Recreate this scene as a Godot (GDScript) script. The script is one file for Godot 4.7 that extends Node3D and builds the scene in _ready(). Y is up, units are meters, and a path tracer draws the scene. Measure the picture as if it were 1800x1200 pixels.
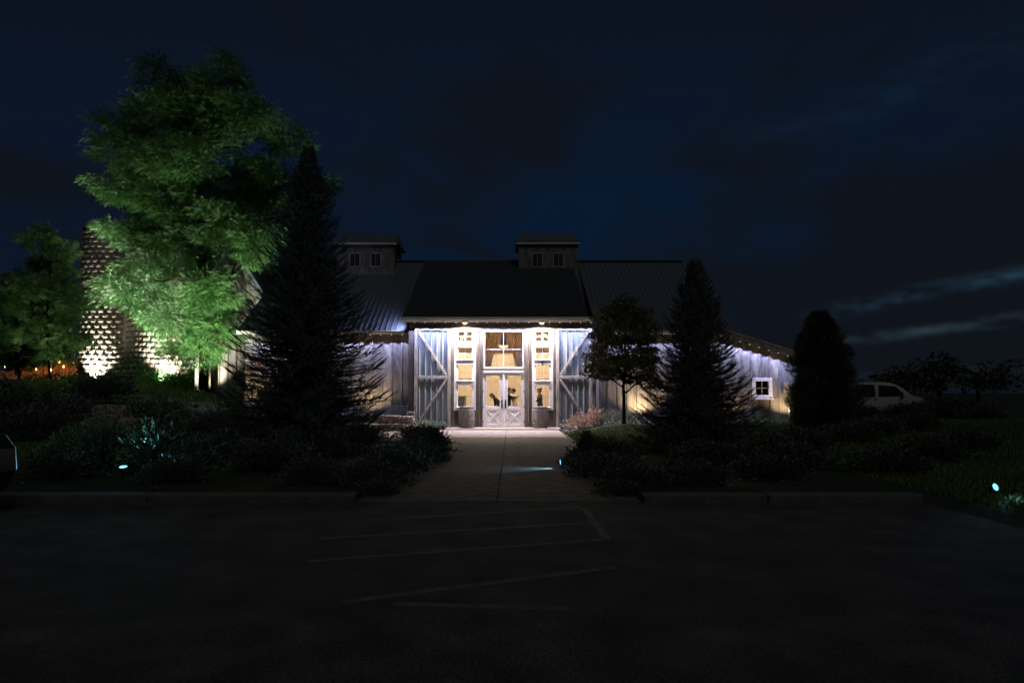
extends Node3D

# ---------------------------------------------------------------- camera model used to turn photo pixels into points
const F := 1300.0
const CAM := Vector3(0.32, 1.6, 32.0)
const TILT := 0.0668
var rng := RandomNumberGenerator.new()
var taken := {}
var M := {}
var meshes := {}

func at(px: float, py: float, d: float) -> Vector3:
	var xc := (px - 900.0) / F
	var yc := (600.0 - py) / F
	var k := d / (cos(TILT) - yc * sin(TILT))
	return Vector3(CAM.x + xc * k, CAM.y + (yc * cos(TILT) + sin(TILT)) * k, CAM.z - d)

func fx(px: float, d := 32.0) -> float:
	return at(px, 660, d).x

func fy(py: float, d := 32.0) -> float:
	return at(900, py, d).y

# ---------------------------------------------------------------- mesh collector
class MB:
	var v := PackedVector3Array()
	var n := PackedVector3Array()
	var c := PackedColorArray()
	var col := Color(1, 1, 1)
	var colored := false
	func tri(a: Vector3, b: Vector3, d: Vector3) -> void:
		var nn := (b - a).cross(d - a).normalized()
		v.append(a); v.append(d); v.append(b)
		for i in 3:
			n.append(nn)
			if colored: c.append(col)
	func quad(a: Vector3, b: Vector3, d: Vector3, e: Vector3) -> void:
		tri(a, b, d); tri(a, d, e)
	func tri_out(a: Vector3, b: Vector3, d: Vector3, out: Vector3) -> void:
		if (b - a).cross(d - a).dot(out) < 0: tri(a, d, b)
		else: tri(a, b, d)
	func quad_out(a: Vector3, b: Vector3, d: Vector3, e: Vector3, out: Vector3) -> void:
		if (b - a).cross(d - a).dot(out) < 0: quad(a, e, d, b)
		else: quad(a, b, d, e)
	func smooth_tri(a: Vector3, b: Vector3, d: Vector3, na: Vector3, nb: Vector3, nd: Vector3) -> void:
		v.append(a); v.append(d); v.append(b); n.append(na); n.append(nd); n.append(nb)
		if colored:
			for i in 3: c.append(col)
	func smooth_quad(p: Array, q: Array) -> void:
		smooth_tri(p[0], p[1], p[2], q[0], q[1], q[2]); smooth_tri(p[0], p[2], p[3], q[0], q[2], q[3])
	func box(at: Vector3, s: Vector3, b := Basis.IDENTITY) -> void:
		var h := s * 0.5
		for ax in 3:
			var u := (ax + 1) % 3
			var w := (ax + 2) % 3
			for sg in [-1.0, 1.0]:
				var p := []
				for k in [[-1, -1], [1, -1], [1, 1], [-1, 1]]:
					var q := Vector3.ZERO
					q[ax] = sg * h[ax]; q[u] = k[0] * h[u]; q[w] = k[1] * h[w]
					p.append(at + b * q)
				var o := Vector3.ZERO
				o[ax] = sg
				quad_out(p[0], p[1], p[2], p[3], b * o)
	func cbox(at: Vector3, s: Vector3, bev: float, b := Basis.IDENTITY) -> void:
		var h := s * 0.5
		var g := func(sx: float, sy: float, sz: float, ax: int) -> Vector3:
			var q := Vector3(sx * (h.x - bev), sy * (h.y - bev), sz * (h.z - bev))
			q[ax] = [sx, sy, sz][ax] * h[ax]
			return at + b * q
		for ax in 3:
			var u := (ax + 1) % 3
			var w := (ax + 2) % 3
			for sg in [-1.0, 1.0]:
				var p := []
				for k in [[-1.0, -1.0], [1.0, -1.0], [1.0, 1.0], [-1.0, 1.0]]:
					var q := [0.0, 0.0, 0.0]
					q[ax] = sg; q[u] = k[0]; q[w] = k[1]
					p.append(g.call(q[0], q[1], q[2], ax))
				var o := Vector3.ZERO
				o[ax] = sg
				quad_out(p[0], p[1], p[2], p[3], b * o)
			for su in [-1.0, 1.0]:
				for sw in [-1.0, 1.0]:
					var e := []
					for k in [[-1.0, u], [1.0, u], [1.0, w], [-1.0, w]]:
						var q := [0.0, 0.0, 0.0]
						q[ax] = k[0]; q[u] = su; q[w] = sw
						e.append(g.call(q[0], q[1], q[2], k[1]))
					var o2 := Vector3.ZERO
					o2[u] = su; o2[w] = sw
					quad_out(e[0], e[1], e[2], e[3], b * o2)
		for sx in [-1.0, 1.0]:
			for sy in [-1.0, 1.0]:
				for sz in [-1.0, 1.0]:
					tri_out(g.call(sx, sy, sz, 0), g.call(sx, sy, sz, 1), g.call(sx, sy, sz, 2), b * Vector3(sx, sy, sz))
	func tube(pts: Array, rad: Array, sides := 7, caps := true) -> void:
		var rings := []
		var norms := []
		var up := Vector3(0.13, 0.31, 0.94).normalized()
		for i in pts.size():
			var t: Vector3 = (pts[mini(i + 1, pts.size() - 1)] - pts[maxi(i - 1, 0)]).normalized()
			var x := t.cross(up).normalized()
			if x.length() < 0.5: x = t.cross(Vector3.RIGHT).normalized()
			up = x.cross(t).normalized()
			var ring := []
			var nr := []
			for k in sides:
				var a := TAU * k / sides
				var dd := x * cos(a) + up * sin(a)
				ring.append(pts[i] + dd * rad[i]); nr.append(dd)
			rings.append(ring); norms.append(nr)
		for i in pts.size() - 1:
			for k in sides:
				var k2 := (k + 1) % sides
				smooth_quad([rings[i][k], rings[i][k2], rings[i + 1][k2], rings[i + 1][k]], [norms[i][k], norms[i][k2], norms[i + 1][k2], norms[i + 1][k]])
		if caps:
			for e in [0, pts.size() - 1]:
				var o: Vector3 = (pts[e] - pts[1 if e == 0 else e - 1])
				for k in sides:
					tri_out(pts[e], rings[e][k], rings[e][(k + 1) % sides], o)
	func lathe(prof: Array, sides := 24, at := Vector3.ZERO, sharp := false) -> void:   # prof: Vector2(r, y)
		for i in prof.size() - 1:
			var p: Vector2 = prof[i]
			var q: Vector2 = prof[i + 1]
			var dn := Vector2(q.y - p.y, p.x - q.x).normalized()
			var d0 := dn
			var d1 := dn
			if not sharp:
				if i > 0: d0 = (dn + Vector2(p.y - prof[i - 1].y, prof[i - 1].x - p.x).normalized()).normalized()
				if i + 2 < prof.size(): d1 = (dn + Vector2(prof[i + 2].y - q.y, q.x - prof[i + 2].x).normalized()).normalized()
			for k in sides:
				var a := TAU * k / sides
				var b := TAU * (k + 1) / sides
				var f := func(r: float, y: float, t: float) -> Vector3: return Vector3(cos(t) * r, y, sin(t) * r)
				smooth_quad([at + f.call(p.x, p.y, a), at + f.call(q.x, q.y, a), at + f.call(q.x, q.y, b), at + f.call(p.x, p.y, b)], [f.call(d0.x, d0.y, a), f.call(d1.x, d1.y, a), f.call(d1.x, d1.y, b), f.call(d0.x, d0.y, b)])
	func mesh() -> ArrayMesh:
		var a := []
		a.resize(Mesh.ARRAY_MAX)
		a[Mesh.ARRAY_VERTEX] = v
		a[Mesh.ARRAY_NORMAL] = n
		if colored: a[Mesh.ARRAY_COLOR] = c
		var m := ArrayMesh.new()
		m.add_surface_from_arrays(Mesh.PRIMITIVE_TRIANGLES, a)
		return m

func numbered(called: String) -> String:
	taken[called] = taken.get(called, -1) + 1
	return called if taken[called] == 0 else "%s_%03d" % [called, taken[called]]

func tag(o: Node, label: String, category: String, group := "", kind := "") -> void:
	if label: o.set_meta("label", label)
	if category: o.set_meta("category", category)
	if group: o.set_meta("group", group)
	if kind: o.set_meta("kind", kind)

func thing(called: String, where: Vector3, label: String, category: String, group := "", turn := 0.0) -> Node3D:
	var o := Node3D.new()
	o.name = numbered(called)
	add_child(o)
	o.position = where
	o.rotation.y = turn
	tag(o, label, category, group)
	return o

func part(called: String, m: Mesh, material: Material, parent: Node, where := Vector3.ZERO) -> MeshInstance3D:
	var o := MeshInstance3D.new()
	o.name = called if parent != self else numbered(called)
	o.mesh = m
	o.material_override = material
	o.position = where
	o.cast_shadow = GeometryInstance3D.SHADOW_CASTING_SETTING_ON
	parent.add_child(o, true)
	return o

func holder(called: String, parent: Node) -> Node3D:
	var o := Node3D.new()
	o.name = called
	parent.add_child(o, true)
	return o

func struct(called: String, m: Mesh, material: Material) -> MeshInstance3D:
	var o := part(called, m, material, self)
	o.set_meta("kind", "structure")
	return o

func copy(o: Node3D, called: String) -> Node3D:
	var c: Node3D = o.duplicate()
	c.name = numbered(called)
	add_child(c)
	return c

# a bevelled board between two corners, its mesh shared between boards of the same size
func board(called: String, a: Vector3, b: Vector3, material: Material, parent: Node, bev := 0.006) -> MeshInstance3D:
	var s := (b - a).abs()
	var key := "%.3f %.3f %.3f %.3f" % [s.x, s.y, s.z, bev]
	if not meshes.has(key):
		var m := MB.new()
		m.cbox(Vector3.ZERO, s, minf(bev, minf(s.x, minf(s.y, s.z)) * 0.3))
		meshes[key] = m.mesh()
	return part(called, meshes[key], material, parent, (a + b) * 0.5)

# a bar from a to b in the facade plane
func bar(called: String, a: Vector3, b: Vector3, wide: float, thick: float, material: Material, parent: Node) -> MeshInstance3D:
	var m := MB.new()
	var dir := (b - a).normalized()
	var side := dir.cross(Vector3.BACK).normalized()
	m.cbox((a + b) * 0.5, Vector3(wide, a.distance_to(b), thick), 0.006, Basis(side, dir, side.cross(dir)))
	return part(called, m.mesh(), material, parent)

func multi(called: String, m: Mesh, material: Material, list: Array, parent: Node, colors := []) -> MultiMeshInstance3D:
	var mm := MultiMesh.new()
	mm.transform_format = MultiMesh.TRANSFORM_3D
	mm.use_colors = colors.size() > 0
	mm.mesh = m
	mm.instance_count = list.size()
	var st := 16 if mm.use_colors else 12
	var buf := PackedFloat32Array()
	buf.resize(list.size() * st)
	for i in list.size():
		var t: Transform3D = list[i]
		var k := i * st
		for r in 3:
			buf[k + r * 4] = t.basis.x[r]; buf[k + r * 4 + 1] = t.basis.y[r]; buf[k + r * 4 + 2] = t.basis.z[r]; buf[k + r * 4 + 3] = t.origin[r]
		if mm.use_colors:
			var cc: Color = colors[i]
			buf[k + 12] = cc.r; buf[k + 13] = cc.g; buf[k + 14] = cc.b; buf[k + 15] = 1.0
	mm.buffer = buf
	var o := MultiMeshInstance3D.new()
	o.name = called if parent != self else numbered(called)
	o.multimesh = mm
	o.material_override = material
	o.set_meta("kind", "stuff")
	parent.add_child(o, true)
	return o

# ---------------------------------------------------------------- materials
func lin(r: float, g: float, b: float) -> Color:
	return Color(r, g, b).linear_to_srgb()

func plain(c: Color, rough := 0.8, metal := 0.0) -> StandardMaterial3D:
	var m := StandardMaterial3D.new()
	m.albedo_color = c
	m.roughness = rough
	m.metallic = metal
	return m

func tex(size: int, f: Callable) -> ImageTexture:
	var im := Image.create(size, size, false, Image.FORMAT_RGB8)
	for y in size:
		for x in size:
			im.set_pixel(x, y, f.call(float(x) / size, float(y) / size))
	return ImageTexture.create_from_image(im)

func noise(seed_: int, freq: float, oct := 4) -> FastNoiseLite:
	var n := FastNoiseLite.new()
	n.seed = seed_
	n.noise_type = FastNoiseLite.TYPE_SIMPLEX_SMOOTH
	n.frequency = freq
	n.fractal_octaves = oct
	return n

# noise that tiles: sampled on two circles would cost too much; a blend of two shifted samples is enough at this distance
func tiled(n: FastNoiseLite, u: float, v: float, su: float, sv: float) -> float:
	var a := n.get_noise_2d(u * su, v * sv)
	var b := n.get_noise_2d((u - 1.0) * su, v * sv)
	var c := n.get_noise_2d(u * su, (v - 1.0) * sv)
	var d := n.get_noise_2d((u - 1.0) * su, (v - 1.0) * sv)
	return lerpf(lerpf(a, b, u), lerpf(c, d, u), v)

func textured(t: Texture2D, tint: Color, rough: float, scale: Vector3, offset := Vector3.ZERO) -> StandardMaterial3D:
	var m := plain(tint, rough)
	m.albedo_texture = t
	m.uv1_triplanar = true
	m.uv1_world_triplanar = true
	m.uv1_scale = scale
	m.uv1_offset = offset
	return m

func glowing(c: Color, energy: float) -> StandardMaterial3D:
	var m := plain(Color(0.9, 0.9, 0.9), 0.4)
	m.emission_enabled = true
	m.emission = c
	m.emission_energy_multiplier = energy
	return m

func leafy(c: Color, back := 0.5) -> StandardMaterial3D:
	var m := plain(c, 0.55)
	m.vertex_color_use_as_albedo = true
	m.backlight_enabled = true
	m.backlight = Color(back, back, back)
	m.cull_mode = BaseMaterial3D.CULL_DISABLED
	return m

func make_materials() -> void:
	var n1 := noise(3, 1.0, 4)
	var n2 := noise(8, 1.0, 3)
	# weathered barn wood: grey streaks along the board, knots and rain stains
	var wood := tex(512, func(u: float, v: float) -> Color:
		var s := tiled(n1, u, v, 60.0, 2.5) * 0.6 + tiled(n2, u, v, 140.0, 5.0) * 0.35
		var st := tiled(n2, u, v, 9.0, 2.0)
		var k := 0.66 + 0.42 * s + 0.22 * st
		var kn := tiled(n1, u, v, 14.0, 9.0)
		if kn > 0.5: k *= 1.0 - (kn - 0.5) * 2.2
		return Color(clampf(k, 0.08, 1.0), clampf(k * 0.985, 0.08, 1.0), clampf(k * 0.96, 0.08, 1.0)))
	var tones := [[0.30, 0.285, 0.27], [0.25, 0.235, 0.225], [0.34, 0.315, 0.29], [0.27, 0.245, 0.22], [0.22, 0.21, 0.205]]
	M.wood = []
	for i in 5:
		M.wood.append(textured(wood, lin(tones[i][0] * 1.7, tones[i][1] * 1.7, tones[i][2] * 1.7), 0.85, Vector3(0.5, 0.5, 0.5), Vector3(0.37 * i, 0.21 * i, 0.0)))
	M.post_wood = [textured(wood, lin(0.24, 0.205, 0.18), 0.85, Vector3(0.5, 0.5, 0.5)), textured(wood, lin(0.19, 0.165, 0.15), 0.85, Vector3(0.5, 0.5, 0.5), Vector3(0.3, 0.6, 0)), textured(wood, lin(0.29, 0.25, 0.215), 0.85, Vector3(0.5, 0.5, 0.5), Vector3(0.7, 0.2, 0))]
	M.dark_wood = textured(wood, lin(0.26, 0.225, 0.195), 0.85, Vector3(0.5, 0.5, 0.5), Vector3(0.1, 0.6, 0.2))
	M.cream_wood = []
	M.brown_wood = textured(wood, lin(0.34, 0.23, 0.14), 0.75, Vector3(0.4, 0.4, 0.4), Vector3(0.8, 0.1, 0))
	M.barrel_wood = textured(wood, lin(0.52, 0.47, 0.42), 0.75, Vector3(1.0, 0.8, 1.0), Vector3(0.8, 0.1, 0))
	var paint := tex(256, func(u: float, v: float) -> Color:
		var k := 0.94 + 0.08 * tiled(n1, u, v, 10.0, 10.0) + 0.05 * tiled(n2, u, v, 70.0, 12.0)
		return Color(clampf(k, 0, 1), clampf(k * 0.995, 0, 1), clampf(k * 0.985, 0, 1)))
	for i in 3:
		M.cream_wood.append(textured(paint, lin(0.84 - 0.05 * i, 0.75 - 0.05 * i, 0.61 - 0.05 * i), 0.7, Vector3(0.4, 0.4, 0.4), Vector3(0.3 * i, 0.4 * i, 0)))
	M.white = textured(paint, lin(0.82, 0.80, 0.79), 0.5, Vector3(0.7, 0.7, 0.7))
	M.grey_trim = textured(wood, lin(0.80, 0.74, 0.68), 0.7, Vector3(0.6, 0.6, 0.6), Vector3(0.15, 0.5, 0))
	M.cream_trim = textured(paint, lin(0.66, 0.63, 0.53), 0.45, Vector3(0.6, 0.6, 0.6))
	# galvanised sheet: spangle and white rust
	var zinc := tex(256, func(u: float, v: float) -> Color:
		var k := 0.8 + 0.22 * tiled(n1, u, v, 26.0, 26.0) + 0.16 * tiled(n2, u, v, 60.0, 5.0)
		return Color(clampf(k * 0.97, 0, 1), clampf(k, 0, 1), clampf(k * 1.02, 0, 1)))
	M.zinc = textured(zinc, lin(0.33, 0.345, 0.335), 0.5, Vector3(0.8, 0.8, 0.8))
	M.zinc.metallic = 0.05
	M.roof = textured(zinc, lin(0.16, 0.175, 0.19), 0.42, Vector3(0.5, 0.5, 0.5))
	M.shingle = textured(wood, lin(0.075, 0.085, 0.085), 0.9, Vector3(1.5, 1.5, 1.5))
	# concrete and exposed aggregate
	var grit := tex(512, func(u: float, v: float) -> Color:
		var k := 0.72 + 0.25 * tiled(n1, u, v, 120.0, 120.0) + 0.18 * tiled(n2, u, v, 7.0, 7.0) + 0.12 * tiled(n1, u, v, 30.0, 30.0)
		return Color(clampf(k, 0, 1), clampf(k * 0.98, 0, 1), clampf(k * 0.95, 0, 1)))
	M.concrete = textured(grit, lin(0.64, 0.54, 0.48), 0.9, Vector3(0.35, 0.35, 0.35))
	# loose stones in the surface, with worn and patched areas
	var stones := tex(512, func(u: float, v: float) -> Color:
		var f := tiled(n2, u, v, 170.0, 170.0)
		var p := tiled(n1, u, v, 5.0, 5.0)
		var k := 0.52 + 0.55 * f + 0.30 * p + 0.25 * maxf(tiled(n1, u, v, 75.0, 75.0), 0.0)
		return Color(clampf(k, 0.05, 1), clampf(k * 0.985, 0.05, 1), clampf(k * 0.96, 0.05, 1)))
	M.aggregate = textured(stones, lin(0.36, 0.29, 0.20), 0.9, Vector3(0.45, 0.45, 0.45))
	M.asphalt = textured(stones, lin(0.15, 0.15, 0.147), 0.92, Vector3(0.22, 0.22, 0.22))
	M.line_paint = textured(stones, lin(0.30, 0.30, 0.285), 0.8, Vector3(0.8, 0.8, 0.8))
	M.kerb = textured(grit, lin(0.17, 0.155, 0.14), 0.9, Vector3(0.6, 0.6, 0.6))
	M.silo = textured(grit, lin(0.56, 0.53, 0.48), 0.9, Vector3(0.7, 0.7, 0.7))
	M.silo_joint = textured(grit, lin(0.10, 0.09, 0.075), 0.95, Vector3(0.7, 0.7, 0.7))
	M.rock = textured(grit, lin(0.50, 0.42, 0.35), 0.9, Vector3(0.6, 0.6, 0.6))
	var turf := tex(512, func(u: float, v: float) -> Color:
		var a := tiled(n1, u, v, 9.0, 9.0)
		var b := tiled(n2, u, v, 90.0, 90.0)
		var k := 0.6 + 0.3 * b + 0.3 * a
		return Color(clampf(k * (0.72 + 0.2 * a), 0, 1), clampf(k, 0, 1), clampf(k * 0.45, 0, 1)))
	M.ground = textured(turf, lin(0.06, 0.068, 0.04), 0.95, Vector3(0.25, 0.25, 0.25))
	M.mulch = textured(grit, lin(0.16, 0.105, 0.07), 0.95, Vector3(0.8, 0.8, 0.8))
	M.bark = textured(wood, lin(0.15, 0.115, 0.09), 0.9, Vector3(1.5, 1.0, 1.5))
	M.pale_bark = textured(wood, lin(0.50, 0.44, 0.37), 0.9, Vector3(1.5, 1.0, 1.5))
	M.black = plain(lin(0.02, 0.02, 0.022), 0.45)
	M.bronze = plain(lin(0.14, 0.10, 0.06), 0.35, 0.8)
	M.iron = plain(lin(0.16, 0.155, 0.15), 0.6, 0.5)
	var g := plain(Color(0.05, 0.06, 0.06, 0.05), 0.03)
	g.transparency = BaseMaterial3D.TRANSPARENCY_ALPHA
	M.glass = g
	M.burlap = textured(wood, lin(0.80, 0.65, 0.46), 0.95, Vector3(2.0, 0.3, 2.0))
	M.burlap.backlight_enabled = true
	M.burlap.backlight = Color(0.9, 0.78, 0.58)
	M.locust_leaf = leafy(lin(0.045, 0.14, 0.032))
	M.spruce_leaf = leafy(lin(0.11, 0.12, 0.105), 0.1)
	M.pear_leaf = leafy(lin(0.10, 0.12, 0.05), 0.4)
	M.shrub_leaf = leafy(lin(0.055, 0.07, 0.045), 0.3)
	M.bright_leaf = leafy(lin(0.08, 0.17, 0.10), 0.4)
	M.pink_leaf = leafy(lin(0.52, 0.36, 0.28), 0.4)
	M.sage_leaf = leafy(lin(0.25, 0.29, 0.21), 0.4)
	M.grass = leafy(lin(0.075, 0.14, 0.03), 0.4)

# ---------------------------------------------------------------- air, camera, added fill light
func make_sky() -> PanoramaSkyMaterial:
	var w := 1536
	var h := 768
	var im := Image.create(w, h, false, Image.FORMAT_RGBF)
	var n1 := noise(21, 1.0, 5)
	var n2 := noise(33, 1.0, 4)
	for y in h:
		var el := 90.0 - 180.0 * (y + 0.5) / h
		var e := clampf(el, 0.0, 90.0)
		for x in w:
			var az := 360.0 * (x + 0.5) / w
			if az > 180.0: az -= 360.0
			# last of the twilight, low; night above
			var low := exp(-pow((e - 11.0) / 14.0, 2.0))
			var side := 0.5 + 0.5 * exp(-pow((az - 4.0) / 34.0, 2.0))
			var c := Color(0.0042, 0.0058, 0.0106).lerp(Color(0.0024, 0.0098, 0.0285), low * side)
			# bank of dark cloud, its upper edge climbing to the right, and loose cloud elsewhere
			var dir := Vector3(sin(deg_to_rad(az)), 0, -cos(deg_to_rad(az))) / maxf(tan(deg_to_rad(maxf(e, 1.5))), 0.03)
			var puff := n1.get_noise_2d(dir.x * 0.5 + dir.z * 0.1, dir.z * 0.22)
			var wob := n1.get_noise_2d(az * 0.05, e * 0.09 + 7.0)
			var edge := 12.5 + 0.22 * (az - 10.0) + 6.0 * wob
			var bank := smoothstep(-2.0, 5.0, edge - e) * smoothstep(6.0, 19.0, az + 10.0 * wob)
			var loose := smoothstep(-0.15, 0.5, puff + 0.35 * wob) * 0.85
			c = c.lerp(Color(0.0048, 0.0064, 0.0094), maxf(bank * 0.92, loose))
			# two torn bright streaks in the bank, rising to the right
			var tear := 0.62 + 1.1 * n2.get_noise_2d(az * 0.13, e * 1.3) + 1.1 * n2.get_noise_2d(az * 0.32 + 9.0 - e, e * 2.6) + 0.6 * n2.get_noise_2d(az * 0.9, e * 6.0)
			var fade := smoothstep(20.0, 27.0, az) * (1.0 - smoothstep(55.0, 80.0, az))
			var s1 := exp(-pow((e - 5.85 - 0.155 * (az - 24.0) - 0.5 * wob) / 0.45, 2.0))
			var s2 := exp(-pow((e - 3.45 - 0.10 * (az - 24.0) - 0.35 * wob) / 0.30, 2.0))
			var s3 := 0.35 * exp(-pow((e - 1.25 - 0.02 * (az - 30.0)) / 0.25, 2.0))
			var s4 := exp(-pow((e - 19.6 - 0.22 * (az - 24.0) - 1.2 * wob) / 1.1, 2.0)) * smoothstep(14.0, 22.0, az) * (1.0 - smoothstep(30.0, 50.0, az))
			c += Color(0.0006, 0.0034, 0.0085) * s4 * maxf(tear, 0.0)
			c += (Color(0.007, 0.021, 0.034) * s1 + Color(0.014, 0.026, 0.034) * (s2 + s3)) * maxf(tear, 0.0) * fade
			im.set_pixel(x, y, c)
	var m := PanoramaSkyMaterial.new()
	m.panorama = ImageTexture.create_from_image(im)
	return m

func ss(a: float, b: float, x: float) -> float:
	return smoothstep(0.0, 1.0, clampf((x - a) / (b - a), 0.0, 1.0))

func ground_height(x: float, z: float) -> float:
	var h := -0.03
	h += 1.5 * ss(-8.0, -19.0, x) * ss(10.0, -5.0, z)
	h += 0.5 * ss(-4.7, -5.6, x) * ss(2.4, 1.6, z)
	h += 0.24 * ss(2.9, 4.6, x) * ss(5.5, 3.0, z)
	# beds and lawn stand a little above the paving
	var off_path := maxf(ss(2.3, 2.8, x), ss(-2.05, -2.6, x))
	h += 0.07 * maxf(off_path * ss(21.0, 20.4, z), ss(6.3, 6.7, x)) * ss(6.4, 7.0, z)
	h += 0.07 * ss(2.3, 2.8, x) * ss(7.0, 6.4, z)
	if x > -8.0 and x < 2.3 and z < 6.4 and z > -1.0: h -= 0.04 * ss(-8, -7, x)
	if absf(x - 0.1) < 2.2 and z > 6.0: h -= 0.04
	if z > 21.0 and x < 6.6: h -= 0.05
	if x > -4.4 and x < 9.5 and z < -0.9 and z > -14.0: h = minf(h, -0.05)
	return h

func make_ground() -> void:
	var xs := []
	var zs := []
	var x := -420.0
	while x < 420.0:
		xs.append(x)
		x += 0.4 if x > -12 and x < 14 else (1.0 if x > -40 and x < 30 else (8.0 if absf(x) < 100 else 40.0))
	var z := -420.0
	while z < 120.0:
		zs.append(z)
		z += 0.4 if z > -4 and z < 24 else (1.0 if z > -40 and z < 40 else (8.0 if absf(z) < 100 else 40.0))
	var bump := noise(5, 0.35, 3)
	var mb := MB.new()
	var f := func(a: float, b: float) -> Vector3:
		var k := ss(0.6, 3.0, ground_height(a, b) + 0.9) * (0.10 if a < -5.5 or a > 3.0 else 0.0) * (1.0 if b < 20.0 else 0.0)
		return Vector3(a, ground_height(a, b) + bump.get_noise_2d(a * 3.0, b * 3.0) * k * 0.6, b)
	var pts := []
	for i in xs.size():
		var row := []
		for j in zs.size(): row.append(f.call(xs[i], zs[j]))
		pts.append(row)
	var nr := func(i: int, j: int) -> Vector3:
		var a: Vector3 = pts[mini(i + 1, xs.size() - 1)][j] - pts[maxi(i - 1, 0)][j]
		var b: Vector3 = pts[i][mini(j + 1, zs.size() - 1)] - pts[i][maxi(j - 1, 0)]
		return b.cross(a).normalized()
	for i in xs.size() - 1:
		for j in zs.size() - 1:
			mb.smooth_quad([pts[i][j], pts[i][j + 1], pts[i + 1][j + 1], pts[i + 1][j]], [nr.call(i, j), nr.call(i, j + 1), nr.call(i + 1, j + 1), nr.call(i + 1, j)])
	struct("ground", mb.mesh(), M.ground)

func slab(called: String, a: Vector3, b: Vector3, m: Material) -> MeshInstance3D:
	var mb := MB.new()
	mb.cbox((a + b) * 0.5, (b - a).abs(), 0.008)
	return struct(called, mb.mesh(), m)

func make_paving() -> void:
	slab("parking_lot", Vector3(-60, -0.20, 21.2), Vector3(6.3, -0.008, 90), M.asphalt)
	# path of two rows of slabs with a joint down the middle
	var path := Node3D.new()
	path.name = "path"
	path.set_meta("kind", "structure")
	add_child(path)
	var z := 6.32
	while z < 21.0:
		var z2 := minf(z + 3.7, 21.19)
		for s in [[-1.95, 0.095], [0.107, 2.2]]:
			board("paving_slab", Vector3(s[0], -0.16, z), Vector3(s[1], 0.0 if z < 17 else -0.002, z2 - 0.012), M.aggregate, path, 0.008)
		z = z2
	var walk := Node3D.new()
	walk.name = "pavement"
	walk.set_meta("kind", "structure")
	add_child(walk)
	for s in [[-7.6, -5.1], [-5.09, -2.5], [-2.49, 0.095], [0.107, 2.24]]:
		board("paving_slab", Vector3(s[0], -0.16, 1.45), Vector3(s[1], 0.0, 6.31), M.concrete, walk, 0.01)
	slab("door_landing", Vector3(-2.45, -0.2, 0.02), Vector3(2.35, 0.045, 1.44), M.concrete)
	# kerbs either side of the dropped entrance
	var kerb := Node3D.new()
	kerb.name = "kerb"
	kerb.set_meta("kind", "structure")
	add_child(kerb)
	for s in [[-17.0, -14.0], [-13.98, -11.0], [-10.98, -8.0], [-7.98, -5.0], [-4.98, -1.97], [1.5, 3.3], [3.32, 5.57]]:
		if s[0] > 0: s[0] += 0.73
		board("kerb_stone", Vector3(s[0], -0.1, 20.85), Vector3(s[1] + (0.73 if s[0] > 0 else 0.0), 0.10, 21.15), M.kerb, kerb, 0.02)
	# hatched bay in front of the path
	var bay := thing("painted_hatching", Vector3.ZERO, "worn white diagonal stripes painted on the dark parking lot", "road marking")
	for l in [[[640, 909], [1022, 887]], [[560, 940], [1042, 913]], [[540, 978], [1066, 941]], [[600, 1046], [1080, 988]], [[690, 1049], [1000, 1057]], [[1026, 888], [1066, 941]]]:
		var p := []
		for q in l:
			var yy: float = q[1]
			var d := 1.6 * F / (yy - 687.0)
			var w := at(q[0], q[1], d)
			w.y = 0.0
			w.z = CAM.z - d * 0.995
			p.append(w)
		var dir: Vector3 = (p[1] - p[0]).normalized()
		var mb := MB.new()
		mb.cbox((p[0] + p[1]) * 0.5 + Vector3(0, -0.0065, 0), Vector3(p[0].distance_to(p[1]), 0.007, 0.10), 0.002, Basis(dir, Vector3.UP, dir.cross(Vector3.UP)))
		part("stripe", mb.mesh(), M.line_paint, bay)

# ---------------------------------------------------------------- lamps
func spot(parent: Node3D, where: Vector3, towards: Vector3, c: Color, energy: float, angle: float, blend := 0.3, size := 0.02) -> void:
	var l := SpotLight3D.new()
	l.name = "beam"
	parent.add_child(l, true)
	l.position = where
	var up := Vector3.UP if absf(towards.normalized().y) < 0.95 else Vector3.FORWARD
	l.basis = Basis.looking_at(towards.normalized(), up)
	l.light_color = c
	l.light_energy = energy
	l.spot_angle = angle
	l.spot_angle_attenuation = blend
	l.spot_range = 40.0
	l.spot_attenuation = 2.0
	l.light_size = size
	l.shadow_enabled = true

func omni(parent: Node3D, where: Vector3, c: Color, energy: float, size := 0.05) -> void:
	var l := OmniLight3D.new()
	l.name = "glow"
	parent.add_child(l, true)
	l.position = where
	l.light_color = c
	l.light_energy = energy
	l.omni_range = 30.0
	l.omni_attenuation = 2.0
	l.light_size = size
	l.shadow_enabled = true

func eave_light(where: Vector3, label: String, group: String, energy: float, angle: float) -> void:
	var t := thing("eave_light", where, label, "light", group)
	if not meshes.has("puck"):
		var m := MB.new()
		m.lathe([Vector2(0, 0.04), Vector2(0.022, 0.04), Vector2(0.026, 0.034), Vector2(0.026, 0.0), Vector2(0.02, 0.0)], 12)
		meshes["puck"] = m.mesh()
		m = MB.new()
		m.lathe([Vector2(0.02, 0.002), Vector2(0.018, -0.008), Vector2(0.010, -0.014), Vector2(0, -0.016)], 12)
		meshes["puck_lens"] = m.mesh()
	part("housing", meshes["puck"], M.white, t)
	part("lens", meshes["puck_lens"], M.led, t)
	spot(t, Vector3(0, -0.022, 0), Vector3(0, -1, -0.08), Color(0.72, 0.75, 1.0), energy, angle, 0.12, 0.012)

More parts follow.
